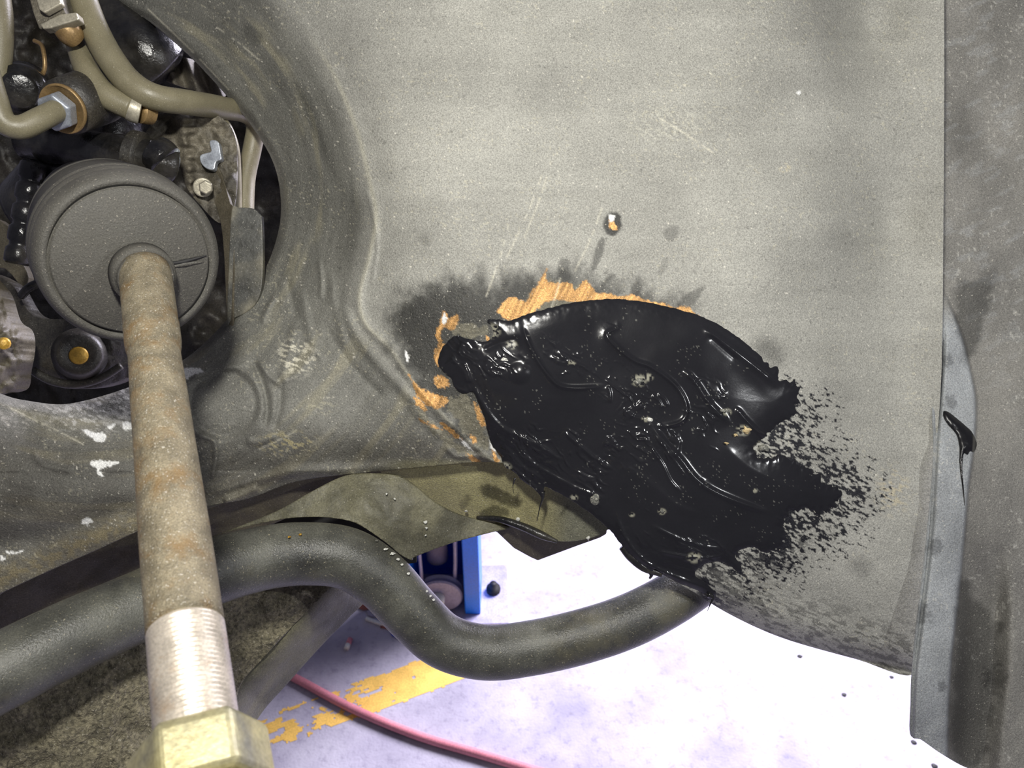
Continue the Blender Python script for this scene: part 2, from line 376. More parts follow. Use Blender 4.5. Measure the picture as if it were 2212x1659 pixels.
# two-post lift column standing beyond the car
def lift_column():
    A = onfloor(905, 1318); Bx = onfloor(1040, 1296); y = A[1]+.03
    x0 = A[0]-.035; x1 = Bx[0]
    root = empty('lift_column', (x0+.5*(x1-x0), y, 0), 'blue steel lift column standing on the floor beyond the curved bar', 'lift column')
    H = 1.9; wf = .03
    boxW('base_plate', ((x0+x1)/2+.03, y+.0, .006), (x1-x0+.05, .15, .012), 'lgrey', root, .03)
    boxW('side_wall', (x1-wf/2, y, H/2+.012), (wf, .10, H), 'blue', root)
    boxW('side_wall', (x0+wf/2, y, H/2+.012), (wf, .10, H), 'blue', root)
    boxW('back_wall', ((x0+x1)/2, y+.055, H/2+.012), (x1-x0-.002, .008, H), 'dblue', root)
    cx = (x0+x1)/2
    tubeW('hydraulic_cylinder', [(cx-.005, y+.015, .10), (cx-.005, y+.015, 1.6)], .021, 'mgrey', root, 32)
    tubeW('lift_cable', cat([(cx-.032, y-.03, .05), (cx-.033, y-.03, .5), (cx-.033, y-.03, 1.7)], 6), .0035, 'lgrey', root, 12)
    tubeW('lift_cable', cat([(cx+.024, y-.02, .04), (cx+.034, y-.025, .16), (cx+.036, y-.03, .5), (cx+.036, y-.03, 1.7)], 6), .004, 'lgrey', root, 12)
    pz = .055; px = cx+.002
    pr = [(0, .012), (.0, .040), (.003, .043), (.006, .040), (.014, .038), (.018, .043), (.020, .040), (.020, .012)]
    V = []; f = []; n = 40; th = np.linspace(0, 2*math.pi, n, endpoint=False)
    for d, r in pr: V += [(px+r*math.cos(t), y-.045+d, pz+r*math.sin(t)) for t in th]
    for i in range(len(pr)-1):
        for k in range(n): f.append((i*n+k, i*n+(k+1) % n, (i+1)*n+(k+1) % n, (i+1)*n+k))
    f += [tuple(range(n))[::-1], tuple((len(pr)-1)*n+k for k in range(n))]
    pu = mesh('cable_pulley', V, f, 'mgrey', root, smooth=False)
    tubeW('pulley_hub', [(px-.004, y-.062, pz), (px-.004, y-.040, pz)], [.013, .013], 'white', pu, 24)
    for dx, dy in ((.028, -.0),):
        p = onfloor(1066, 1285); tubeW('anchor_bolt', [(p[0], p[1], .01), (p[0], p[1], .022), (p[0], p[1], .0221), (p[0], p[1], .034)], [.014, .014, .008, .007], 'dark', root, 12)
    return root
lift_column()

# ================================================================ WHEEL ARCH PANEL
CREST = cat([(560, -60), (640, 40), (715, 150), (770, 280), (800, 400), (812, 470), (796, 560), (776, 640), (790, 700), (842, 752), (890, 822), (940, 880), (1010, 950), (1075, 1005)], 8)
HOLE = [(90, -140), (236, -6), (322, 46), (406, 118), (480, 196), (540, 268), (588, 346), (606, 425), (600, 505), (562, 600), (482, 700), (400, 775), (290, 832), (150, 872), (50, 866), (-20, 846), (-160, 780), (-260, 400), (-200, 0)]
HP = cat(HOLE, 6, True)
PZ = tps([(230, 0, .45), (445, 160, .435), (588, 352, .428), (600, 505, .426), (482, 700, .42), (290, 832, .405), (50, 866, .40), (-100, 860, .40),
          (400, -80, .435), (560, -60, .405), (600, 120, .408), (700, 300, .405), (740, 480, .404), (720, 620, .402), (640, 720, .406), (560, 800, .400),
          (860, 60, .382), (860, 300, .380), (860, 500, .380), (850, 640, .382), (950, 760, .378), (1060, 900, .374), (800, 860, .388), (900, 950, .384), (1050, 1010, .384),
          (700, 960, .39), (760, 1010, .402), (560, 1010, .40), (430, 1060, .400), (480, 870, .398), (200, 960, .378), (60, 1010, .370), (200, 1090, .372), (0, 1140, .372), (120, 1225, .384), (320, 1135, .385), (0, 1280, .380), (-80, 1000, .37),
          (1106, 100, .376), (1106, 400, .374), (1300, 250, .374), (1300, 700, .370), (1500, 100, .378), (1500, 500, .372), (1500, 900, .370), (1400, 1150, .372), (1530, 1290, .380),
          (1700, 200, .382), (1700, 700, .376), (1700, 1100, .376), (1700, 1370, .388), (1770, 100, .387), (1872, 60, .410), (1800, 480, .383), (1925, 480, .404), (1790, 800, .381), (1940, 760, .396), (1700, 400, .376), (1860, 1100, .384), (1860, 1400, .396), (1970, 60, .397), (2000, 480, .394),
          (1950, 1000, .389), (2040, 60, .389), (2040, 480, .388), (2036, 760, .387), (2020, 1000, .387), (1970, 1440, .396), (1106, -80, .378), (1700, -80, .384)])
RIDGES = [  # polyline, half width px, height m (towards the camera)
    ([(600, 640), (585, 655), (565, 700)], 6, .0015), ([(690, 560), (695, 620), (690, 650)], 5, .0015), ([(715, 580), (718, 640), (735, 700), (750, 760)], 9, .0012),
    ([(545, 775), (568, 830), (578, 880), (572, 930)], 8, -.0030), ([(640, 700), (622, 770), (606, 830)], 10, .0020), ([(606, 830), (604, 880), (590, 930)], 8, -.0018),
    ([(560, 780), (580, 810), (606, 830)], 7, .002), ([(606, 830), (650, 800), (690, 740)], 9, .0016), ([(735, 650), (780, 740), (860, 830), (930, 900)], 12, .0022),
    ([(650, 620), (670, 720), (700, 790)], 9, .0014), ([(620, 600), (640, 690)], 8, -.0012), ([(700, 700), (760, 790), (840, 870)], 10, -.0012),
    ([(420, 940), (460, 950), (466, 990), (455, 1040)], 7, .0018), ([(530, 950), (560, 955), (600, 940)], 8, .0014), ([(490, 1020), (520, 960)], 5, .001),
    ([(440, 1072), (520, 1045), (620, 1022), (740, 1016), (880, 1006)], 12, .0028), ([(480, 1085), (540, 1062), (562, 1052)], 9, .0025),
    ([(960, 960), (985, 985), (1030, 985), (1080, 1000)], 6, .0018), ([(880, 870), (960, 950)], 9, .0012),
    ([(-60, 1190), (0, 1180), (120, 1150), (310, 1085)], 30, -.0035), ([(60, 880), (150, 920), (260, 990)], 14, .0012), ([(70, 970), (90, 1000), (160, 1020)], 7, .0010),
    ([(410, 820), (470, 800), (545, 785)], 7, .0015), ([(790, 400), (815, 520), (800, 620)], 5, .0008), ([(830, 180), (850, 400)], 30, .0006),
    ([(1230, 720), (1270, 560), (1330, 420), (1480, 100)], 40, .0004)]
def panel_base(U, V): return PZ(U, V)-(fbm(np.asarray(U, float)/260, np.asarray(V, float)/260, 21, 3)-.5)*.003
def panel_z(U, V):
    U = np.asarray(U, float); V = np.asarray(V, float); z = PZ(U, V)
    d, t, s, _, _ = near(U, V, CREST)
    # lip along the crest
    lip = np.exp(-(d/9)**2)*.0016*ss(.35, .6, t)+np.exp(-(d/16)**2)*.0007
    z = z-lip
    # concentric flow marks round the steering opening
    dx, dy = U-200, V-420; r = np.hypot(dx, dy*1.0); th = np.arctan2(dy, dx)
    fun = (s > 0)*ss(0, 60, d); fun = np.where(V < 1020, fun, fun*.3)
    z = z-fun*((fbm(r/22, th*2.2, 3, 3)-.5)*.0008+(fbm(U/130, V/130, 8, 3)-.5)*.004)
    z = z-(fbm(U/260, V/260, 21, 3)-.5)*.003-(fbm(U/16, V/16, 4, 3)-.5)*.0003
    for P, w, h in RIDGES:
        P = cat(P, 6) if len(P) > 2 else cat(P, 6)
        m, dd, tt, _ = feat(U, V, P, w*3.2); e = np.exp(-(dd/w)**2)*h*ss(0, .12, tt)*(1-ss(.85, 1, tt)); z[m] -= e
    # embossed pocket beside the tie rod
    q = np.hypot((U-482)/82, (V-872)/80); z = z+.0035*(1-ss(.82, 1.05, q))
    # bottom edge rolls away
    bd = near(U, V, BOT)[0]; z = z+.010*np.clip(1-bd/55, 0, 1)**2*ss(1480, 1600, U)
    # edge round the opening is turned in
    hd = near(U, V, HP, True)[0]; z = z+.006*np.clip(1-hd/20, 0, 1)**2
    return z
BOT = cat([(1400, 1226), (1480, 1268), (1560, 1318), (1640, 1358), (1720, 1388), (1850, 1424), (1975, 1456)], 6)
PANEL_OUT = [(-60, -60), (560, -70), (1100, -70), (1600, -70), (2030, -70), (2039, -62), (2040, -40), (2040, 60), (2040, 200), (2038, 500), (2034, 800), (2020, 1000), (2000, 1200), (1984, 1350), (1974, 1457), (1850, 1424), (1720, 1388), (1640, 1358), (1560, 1318), (1500, 1280),
             (1440, 1246), (1390, 1215), (1345, 1175), (1310, 1136), (1270, 1102), (1225, 1074), (1170, 1046), (1120, 1014), (1085, 1000), (1030, 998), (960, 1004), (880, 1012), (760, 1024), (640, 1040), (540, 1076), (456, 1092), (380, 1112), (305, 1144), (190, 1196), (90, 1240), (0, 1282), (-80, 1318), (-90, 1100), (-90, 950), (-80, 868)]
# soft places on the outline where the hole meets the frame are outside the view
SEAL = [(1052, 692), (1075, 690), (1100, 692), (1140, 678), (1200, 662), (1260, 650), (1320, 646), (1380, 650), (1440, 662), (1490, 675), (1530, 690), (1570, 712), (1612, 742), (1650, 775), (1677, 800), (1694, 823), (1716, 822), (1724, 850), (1716, 888), (1692, 912), (1666, 926), (1654, 944),
        (1640, 952), (1628, 968), (1640, 986), (1672, 988), (1700, 992), (1742, 1012), (1782, 1040), (1812, 1062), (1806, 1088), (1780, 1106), (1745, 1102), (1704, 1108), (1692, 1130), (1702, 1158), (1684, 1182), (1652, 1190), (1622, 1182), (1588, 1196), (1602, 1226), (1596, 1236), (1562, 1214), (1524, 1218), (1500, 1240),
        (1528, 1262), (1546, 1284), (1538, 1298), (1508, 1276), (1466, 1258), (1432, 1240), (1414, 1230), (1406, 1246), (1398, 1228), (1372, 1208), (1350, 1186), (1330, 1160), (1310, 1138), (1290, 1120), (1260, 1098), (1230, 1078), (1200, 1062), (1178, 1052), (1172, 1076), (1160, 1062), (1132, 1040), (1110, 1020), (1090, 1008),
        (1080, 985), (1062, 960), (1052, 930), (1046, 900), (1034, 872), (1022, 846), (1004, 850), (986, 842), (974, 818), (956, 802), (946, 782), (958, 748), (984, 726), (1012, 732), (1050, 737), (1066, 716)]
def rough_poly(poly, amp, freq, seed, n=6, where=None):
    P = cat(poly, n, True); T = np.roll(P, -1, 0)-np.roll(P, 1, 0); T /= np.hypot(*T.T)[:, None]+1e-9
    a = (fbm(P[:, 0]/freq, P[:, 1]/freq, seed, 3)-.5)*2*amp
    if where is not None: a = a*where(P)
    return P+np.stack([T[:, 1], -T[:, 0]], -1)*a[:, None]
SEALP = rough_poly(SEAL, 6, 7, 31, 8, lambda P: .35+1.9*ss(1600, 1700, P[:, 0]))
COPPER = [
    [(1076, 668), (1094, 650), (1110, 640), (1120, 647), (1136, 650), (1150, 628), (1163, 612), (1182, 580), (1178, 602), (1200, 612), (1232, 611), (1242, 626), (1262, 606), (1276, 614), (1288, 631), (1320, 634), (1352, 646), (1330, 650), (1262, 655), (1215, 648), (1180, 652), (1150, 676), (1106, 692), (1084, 682)],
    [(1340, 644), (1368, 638), (1396, 652), (1380, 656)], [(1392, 650), (1430, 655), (1460, 668), (1420, 666)], [(1456, 665), (1480, 662), (1500, 674), (1516, 686), (1498, 682), (1478, 676)],
    [(959, 672), (972, 686), (987, 678), (990, 694), (976, 714), (958, 709), (952, 728), (962, 748), (966, 760), (948, 776), (946, 792), (936, 770), (946, 742), (940, 722), (950, 700)],
    [(878, 798), (892, 822), (908, 838), (940, 852), (964, 858), (966, 868), (950, 882), (932, 880), (906, 862), (892, 834)], [(938, 820), (952, 811), (970, 824), (968, 834), (948, 838)],
    [(892, 858), (912, 868), (924, 888), (906, 880)], [(1024, 868), (1038, 888), (1050, 916), (1044, 922), (1030, 904)], [(1050, 724), (1064, 742), (1052, 738)],
    [(905, 905), (935, 918), (960, 930), (930, 922)], [(1014, 935), (1030, 950), (1022, 958)], [(1004, 975), (1030, 990), (1044, 1004), (1020, 996)], [(950, 912), (975, 925), (998, 950), (972, 936)],
    [(1318, 476), (1328, 482), (1334, 496), (1322, 496), (1316, 486)], [(1062, 965), (1074, 985), (1078, 1002), (1066, 990)]]
WHITE = [[(205, 938), (225, 935), (228, 950), (212, 955), (200, 946)], [(194, 998), (212, 994), (236, 996), (256, 998), (250, 1004), (232, 1008), (218, 1014), (200, 1008)], [(208, 1016), (216, 1018), (222, 1028), (214, 1028)],
         [(232, 920), (248, 916), (240, 926)], [(266, 912), (288, 914), (286, 926), (268, 928)], [(176, 1130), (186, 1118), (200, 1126), (190, 1134), (204, 1138)], [(14, 1190), (30, 1192), (50, 1190), (36, 1196), (20, 1196)], [(0, 1200), (12, 1206), (4, 1212)],
         [(396, 798), (420, 794), (440, 802), (414, 812), (404, 818)], [(180, 928), (215, 938), (208, 948), (186, 938)], [(1724, 196), (1729, 200), (1726, 206), (1722, 202)], [(874, 756), (880, 762), (884, 776), (878, 780)],
         [(1318, 464), (1328, 466), (1324, 478), (1316, 478)], [(960, 676), (966, 690), (958, 700), (954, 690)], [(1058, 950), (1066, 960), (1070, 975), (1060, 968)], [(992, 944), (1010, 960), (1022, 974), (1006, 964)]]
DARKM = [  # dark marks: polygon, softness px, strength
    ([(1304, 512), (1306, 530), (1298, 560), (1284, 584), (1277, 578), (1284, 545), (1294, 520)], 3, .62), ([(1208, 562), (1230, 560), (1232, 574), (1222, 590), (1206, 588)], 4, .5),
    ([(1324, 458), (1340, 466), (1342, 490), (1330, 508), (1312, 506), (1303, 486), (1310, 466)], 4, .95), ([(1382, 600), (1384, 622), (1374, 640), (1362, 638), (1368, 616)], 4, .5),
    ([(1522, 618), (1512, 640), (1488, 668), (1462, 660), (1480, 636), (1500, 626)], 4, .55), ([(1440, 492), (1462, 490), (1464, 510), (1446, 522), (1434, 508)], 5, .4), ([(1320, 592), (1330, 594), (1310, 612), (1302, 624), (1298, 614)], 4, .5),
    ([(1442, 555), (1440, 575), (1426, 598), (1420, 590), (1432, 568)], 4, .3), ([(1650, 725), (1680, 740), (1692, 770), (1684, 790), (1655, 785), (1625, 750)], 22, .55),
    ([(915, 505), (930, 515), (922, 530), (908, 520)], 10, .3), ([(530, 50), (560, 70), (566, 92), (548, 96), (528, 76)], 10, .35), ([(640, 180), (680, 240), (710, 320), (725, 380), (705, 350), (670, 270)], 14, .45),
    ([(1850, 1205), (1880, 1215), (1875, 1245), (1850, 1240), (1830, 1220)], 20, .4), ([(1970, 1120), (1990, 1180), (1980, 1230), (1965, 1180)], 14, .12)]
SOOT = [([(870, 640), (960, 605), (1060, 600), (1140, 585), (1200, 575), (1280, 600), (1400, 640), (1500, 670), (1300, 700), (1100, 720), (1060, 900), (1080, 990), (960, 930), (900, 850), (850, 760), (845, 690)], 34)]
SCR = [(1180, 690, 1215, 580), (1095, 555, 1170, 380), (1130, 520, 1190, 350), (1240, 590, 1300, 450), (1050, 640, 1100, 480), (690, 860, 720, 858), (560, 970, 640, 930), (1400, 240, 1540, 330), (470, 60, 560, 130), (320, 20, 500, 200), (20, 880, 110, 930), (60, 900, 180, 960)]
def panel_attr(u, v):
    n = len(u)
    col = np.tile(np.array(rgb(150, 149, 141)), (n, 1)); R = np.full(n, .52); Mt = np.zeros(n)
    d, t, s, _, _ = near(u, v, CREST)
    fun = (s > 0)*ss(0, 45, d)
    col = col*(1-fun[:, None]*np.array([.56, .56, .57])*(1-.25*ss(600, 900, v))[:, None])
    tl = ss(420, -40, v)*ss(1050, 600, u)*(1-fun); col = col*(1-.34*tl)[:, None]  # light falloff towards the upper left, partly painted into the colour
    # dust and grime
    g = fbm(u/170, v/170, 41, 5); col = col*(1+.35*(g-.5))[:, None]
    g = fbm(u/300, v/26, 45, 4); col = col*(1+.22*(g-.5)*(1-fun))[:, None]
    dx, dy = u-200, v-420; r = np.hypot(dx, dy); th = np.arctan2(dy, dx)
    st = fbm(r/12, th*5, 47, 3); col = col*(1+.30*(st-.5)*fun)[:, None]
    du = ss(.55, .8, fbm(r/26, th*3, 53, 4))*fun*.28; col = col*(1-du[:, None])+np.array(rgb(165, 158, 128))*du[:, None]
    lip = np.exp(-(d/5)**2)*.30*ss(.1, .3, t); col = col*(1-lip[:, None])+np.array(rgb(205, 200, 175))*lip[:, None]
    # lower part is darker and slightly browner, varied by noise
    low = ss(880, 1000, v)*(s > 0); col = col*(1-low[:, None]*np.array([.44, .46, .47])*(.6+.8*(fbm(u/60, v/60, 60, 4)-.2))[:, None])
    col = np.clip(col, .006, 1)
    db = np.exp(-(near(u, v, np.array([(-80, 1290), (0, 1250), (100, 1208), (200, 1165), (310, 1112)]))[0]/26)**2)*ss(330, 290, u)*(.35+.65*ss(.4, .62, fbm(u/14, v/9, 61, 4))); col = col*(1-db[:, None]*.8)+np.array(rgb(128, 118, 90))*db[:, None]*.8
    # olive flange area at the bottom
    ol = ss(985, 1005, v)*ss(800, 900, u)*(1-ss(1100, 1130, u)); col = col*(1-ol[:, None]*.6)+np.array(rgb(130, 126, 96))*ol[:, None]*.6
    # grit patches
    for cu, cv, ru, rv, k, cc in ((620, 958, 70, 30, .75, (170, 160, 122)), (640, 770, 45, 45, .8, (215, 210, 190)), (250, 880, 90, 40, .7, (200, 198, 188)), (200, 900, 120, 40, .45, (205, 203, 196)), (1440, 270, 100, 45, .35, (200, 198, 182)),
                              (300, 850, 60, 25, .8, (215, 213, 205)), (60, 900, 90, 40, .35, (190, 186, 176)), (1695, 362, 14, 12, .7, (205, 195, 165)), (1640, 365, 12, 10, .5, (195, 185, 160)), (1930, 1060, 40, 60, .4, (205, 190, 150)), (690, 880, 40, 20, .4, (180, 175, 150))):
        e = ss(1.25, .35, np.hypot((u-cu)/ru, (v-cv)/rv))*ss(.54, .64, fbm((u+v*.35)/13, (v-u*.35)/5, int(cu), 4))*k
        col = col*(1-e[:, None])+np.array(rgb(*cc))*e[:, None]
    # tiny light stone chips
    ch = ss(.84, .90, noise(u/4.0, v/3.2, 71))*ss(.5, .7, noise(u/60, v/60, 73))*.28; col = col*(1-ch[:, None])+np.array(rgb(205, 198, 170))*ch[:, None]
    ch = ss(.965, .985, noise(u/3.6, v/3.6, 75))*.6; col = col*(1-ch[:, None])+np.array(rgb(225, 220, 205))*ch[:, None]
    ch = ss(.90, .95, noise(u/5, v/5, 77))*.5; col = col*(1-.6*ch)[:, None]
    # light film near the sealant, dark soot rubbed round it
    for P, w in SOOT:
        sd = sdist(u, v, cat(P, 6, True), 90)+(fbm(u/26, v/30, 81, 5)-.5)*80
        e = (1-ss(-w*1.3, w, sd))*.95; col = col*(1-e[:, None]*.89); R = R*(1-.2*e)
    for P, w, k in DARKM:
        sd = sdist(u, v, cat(P, 5, True), w*2+6)+(noise(u/4, v/4, 83)-.5)*3; e = (1-ss(-w, w, sd))*k
        col = col*(1-e[:, None]*.9); R = R-.15*e
    # dark dirt speckle along the bottom edge
    bd = near(u, v, BOT)[0]; e = ss(150, 40, bd)*ss(1480, 1560, u)*ss(.50, .62, fbm((u+.4*v)/20, (v-.4*u)/5, 85, 4))*.55; col = col*(1-e[:, None])
    # dry-brushed sealant beyond the thick coat
    sd = sdist(u, v, SEALP, 160); a = .45
    ca, sa = math.cos(a), math.sin(a); x = u*ca+v*sa; y = -u*sa+v*ca
    fade = ss(115, -5, sd)*ss(1560, 1680, u)*ss(-10, 45, (v-815)-.25*(u-1700)+(fbm(u/20, v/20, 97, 2)-.5)*30); nn = fbm(x/10, y/4.2, 91, 4)+.12*(fbm(u/60, v/60, 95)-.5)
    e = ss(0, .035, nn-(.72-.30*fade))*(fade > .01)
    e = np.maximum(e, ss(0, .03, fbm(x/15, y/5, 93, 4)-.50)*ss(70, 0, sd)*ss(1480, 1520, u)*(v > 1150))
    col = col*(1-e[:, None])+np.array(rgb(26, 26, 30))*e[:, None]; R = R*(1-e)+.28*e
    gr = ss(-4, -30, sd); col = col*(1-gr[:, None])+.01*gr[:, None]
    for P in ([(975, 702), (1010, 700), (1050, 706), (1046, 722), (1010, 728), (980, 722)], [(1000, 850), (1024, 872), (1046, 930), (1050, 970), (1010, 940), (985, 905), (965, 870)], [(1140, 640), (1180, 606), (1250, 618), (1270, 650), (1180, 676), (1130, 672)], [(880, 850), (920, 900), (980, 950), (1040, 1000), (1010, 990), (930, 930)]):
        sd = sdist(u, v, cat(P, 5, True), 30)+(fbm(u/9, v/9, 98, 3)-.5)*22; e = ss(3, -3, sd)*.75; cc = np.array(rgb(112, 108, 92))*(.5+fbm(u/12, v/5, 99, 3))[:, None]
        col = col*(1-e[:, None])+cc*e[:, None]
    # bare metal
    for i, P in enumerate(COPPER):
        sd = sdist(u, v, cat(P, 5, True), 20)+(fbm(u/5, v/5, 101+i, 3)-.5)*9; e = ss(1.5, -1.5, sd)
        x2 = u*.45-v*.9; y2 = u*.9+v*.45; gv = fbm(x2/60, y2/3.4, 111, 3)
        cc = np.array(rgb(208, 160, 100))*(.15+1.35*gv)[:, None]
        col = col*(1-e[:, None])+cc*e[:, None]; Mt = np.maximum(Mt, .35*e); R = R*(1-e)+.38*e
    for i, P in enumerate(WHITE):
        sd = sdist(u, v, cat(P, 5, True), 16)+(noise(u/4, v/4, 131+i)-.5)*4; e = ss(1.2, -1.2, sd)
        col = col*(1-e[:, None])+np.array(rgb(228, 228, 224))*e[:, None]
    for i, (a0, b0, a1, b1) in enumerate(SCR):
        P = cat([(a0, b0), ((a0+a1)/2+4, (b0+b1)/2), (a1, b1)], 6); m, dd, tt, _ = feat(u, v, P, 6)
        e = np.exp(-(dd/1.8)**2)*.4*(noise(tt*14, tt*0, i) > .35); col[m] = col[m]*(1-e[:, None])+np.array(rgb(215, 210, 190))*e[:, None]
    hd = near(u, v, HP, True)[0]; e = np.exp(-(hd/5)**2)*.35*ss(250, 350, u)*ss(420, 350, v); col = col*(1-e[:, None])+np.array(rgb(190, 188, 180))*e[:, None]
    return {'Col': np.clip(col, .004, .95), 'Rgh': np.clip(R, .1, 1), 'Met': Mt}
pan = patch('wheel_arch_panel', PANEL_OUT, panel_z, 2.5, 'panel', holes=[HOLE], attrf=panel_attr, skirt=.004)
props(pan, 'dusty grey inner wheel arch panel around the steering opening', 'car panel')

# ---------------------------------------------------------------- right-hand fender liner
RZ0 = tps([(2030, -60, .404), (2060, 300, .405), (2050, 700, .402), (2120, 300, .408), (2212, 300, .400), (2300, 300, .395), (2212, 0, .402), (2130, 800, .405), (2212, 800, .398), (2300, 900, .392),
           (1980, 1590, .386), (2010, 1100, .386), (2060, 1000, .386), (2040, 1500, .384), (2200, 1300, .392), (2200, 1600, .394), (2300, 1659, .392), (2300, -60, .398)])
FLE = cat([(2044, 640), (2076, 720), (2096, 800), (2108, 870), (2104, 960), (2092, 1050), (2084, 1150), (2070, 1300), (2056, 1420), (2048, 1560), (2046, 1720)], 8)
FLI = cat([(2040, 100), (2040, 600), (2034, 800), (2022, 950), (2010, 1150), (1990, 1330), (1974, 1460), (1968, 1600)], 6)
def right_z(U, V):
    z = RZ0(U, V); d, t, s, _, _ = near(U, V, FLE)
    left = np.where(s > 0, 1, -1)*d          # positive = left of the flange edge
    m = ss(600, 720, V)
    z = z-.006*ss(-4, 4, left)*m
    ch = cat([(2120, 1180), (2125, 1300), (2120, 1450), (2105, 1600), (2100, 1700)], 6); dd, tt, _, _, _ = near(U, V, ch)
    z = z+.012*np.exp(-(dd/48)**4)*ss(1150, 1350, V)
    di = near(U, V, FLI)[0]; z = z+.004*np.exp(-(di/5)**2)*ss(650, 800, V)
    return z-(fbm(U/120, V/160, 201, 4)-.5)*.004
def right_attr(u, v):
    n = len(u); col = np.tile(np.array(rgb(122, 120, 114)), (n, 1))
    d, t, s, _, _ = near(u, v, FLE); left = np.where(s > 0, 1, -1)*d; m = ss(640, 720, v)*ss(-3, 3, left)
    col = col*(1-m[:, None])+np.array(rgb(146, 149, 150))*m[:, None]
    g = fbm(u/90, v/130, 203, 5); col = col*(1+.7*(g-.5))[:, None]
    e = ss(.56, .72, fbm((u-v*.5)/40, (v+u*.5)/14, 207, 5))*.22*(1-m)*ss(1100, 500, v); col = col*(1-e[:, None])+np.array(rgb(165, 168, 168))*e[:, None]
    ch = ss(.84, .9, noise(u/6, v/6, 211))*ss(.45, .7, noise(u/50, v/50, 213))*.35; col = col*(1-ch[:, None])+np.array(rgb(200, 198, 188))*ch[:, None]
    for P in ([(2150, 590), (2120, 700), (2090, 790), (2080, 740), (2060, 640), (2100, 600)], [(2076, 1260), (2110, 1300), (2150, 1340), (2168, 1360), (2150, 1480), (2130, 1640), (2060, 1640), (2058, 1500)]):
        sd = sdist(u, v, cat(P, 5, True), 60)+(fbm(u/30, v/30, 215, 4)-.5)*30; e = ss(12, -12, sd)*.55; col = col*(1-e[:, None])  # lower patch paints the shade of the recessed channel into the colour
    for cu, cv, rr in ((2045, 780, 14), (2052, 870, 16), (2035, 1480, 12), (2020, 1180, 16), (1995, 1330, 20), (2150, 1470, 30)):
        e = ss(1.2, .4, np.hypot(u-cu, (v-cv)*.8)/rr+(noise(u/7, v/7, cu)-.5))*.4; col = col*(1-e[:, None])
    return {'Col': np.clip(col, .004, .9), 'Rgh': np.full(n, .55), 'Met': np.zeros(n)}
rp = patch('fender_liner', [(1998, -70), (2300, -70), (2300, 400), (2300, 900), (2300, 1400), (2300, 1740), (2200, 1700), (2130, 1672), (2080, 1655), (2030, 1626), (1990, 1598), (1969, 1588), (1970, 1520), (1972, 1458), (1982, 1350), (2000, 1200), (2018, 1000), (2016, 900), (2004, 780), (1998, 500), (1998, 200)],
           right_z, 3, 'panel', attrf=right_attr)
props(rp, 'grey fender liner with raised flange to the right of the vertical seam', 'car panel')

# ================================================================ BLACK SEALANT
SR = [  # ridge polyline, width px, height mm
    ([(1512, 708), (1540, 722), (1600, 767), (1650, 806), (1692, 842)], 9, 2.4), ([(1530, 722), (1560, 750), (1600, 785)], 7, -1.0), ([(1128, 700), (1140, 735), (1160, 775), (1185, 810), (1212, 834), (1262, 838), (1314, 832)], 6, 2.2),
    ([(1330, 690), (1334, 706), (1312, 722), (1330, 747), (1370, 778), (1402, 790), (1436, 812), (1464, 838), (1482, 872), (1482, 900), (1462, 916), (1420, 920), (1396, 906)], 6, 2.2),
    ([(1470, 800), (1490, 812), (1508, 834), (1532, 870), (1560, 898), (1580, 918)], 8, 2.4), ([(1588, 878), (1610, 905), (1636, 930), (1660, 946)], 6, 2.0),
    ([(1400, 905), (1422, 938), (1446, 966), (1472, 994), (1502, 1032), (1540, 1060), (1600, 1086), (1680, 1112)], 9, 2.2), ([(1410, 935), (1450, 985), (1490, 1040)], 4, .8), ([(1402, 960), (1430, 1000), (1450, 1040), (1480, 1070)], 5, 1.0),
    ([(1018, 820), (1036, 858), (1056, 892), (1078, 918), (1110, 938), (1160, 960), (1220, 1000)], 9, 2.0), ([(1000, 780), (1020, 830)], 7, 1.2), ([(1180, 770), (1230, 780), (1280, 800), (1314, 834)], 4, .35),
    ([(1314, 832), (1318, 850), (1318, 872)], 5, 1.2), ([(1216, 930), (1250, 960), (1280, 985), (1304, 1000)], 6, 1.4), ([(1304, 1000), (1312, 985), (1306, 960)], 12, -1.2), ([(1110, 960), (1150, 1000), (1200, 1030), (1260, 1060), (1320, 1080)], 6, 1.0),
    ([(1070, 935), (1100, 975), (1130, 1010), (1180, 1040)], 7, 1.3), ([(1100, 1005), (1130, 1030), (1165, 1062)], 6, 1.6), ([(1330, 1100), (1350, 1160), (1390, 1210), (1440, 1238), (1500, 1262), (1530, 1284)], 8, 2.0),
    ([(1400, 1130), (1460, 1160), (1520, 1180), (1580, 1186)], 6, .9), ([(1420, 1190), (1470, 1200), (1520, 1205), (1560, 1200)], 5, 1.4), ([(1460, 1170), (1530, 1200)], 4, 1), ([(1345, 880), (1370, 900), (1400, 905)], 6, 1), ([(1150, 860), (1220, 862), (1290, 850)], 14, .3),
    ([(1420, 850), (1436, 862), (1444, 880)], 4, .8), ([(1408, 852), (1424, 866), (1432, 884)], 4, .8), ([(1340, 1000), (1400, 1040), (1460, 1090), (1530, 1120)], 14, .8), ([(1560, 960), (1620, 1010), (1700, 1050), (1770, 1075)], 16, .6), ([(1040, 760), (1080, 740), (1130, 730)], 8, -1.0),
    ([(990, 770), (1000, 740), (1040, 730)], 8, 1.2), ([(970, 770), (1000, 800), (1010, 830)], 6, 1.0)]
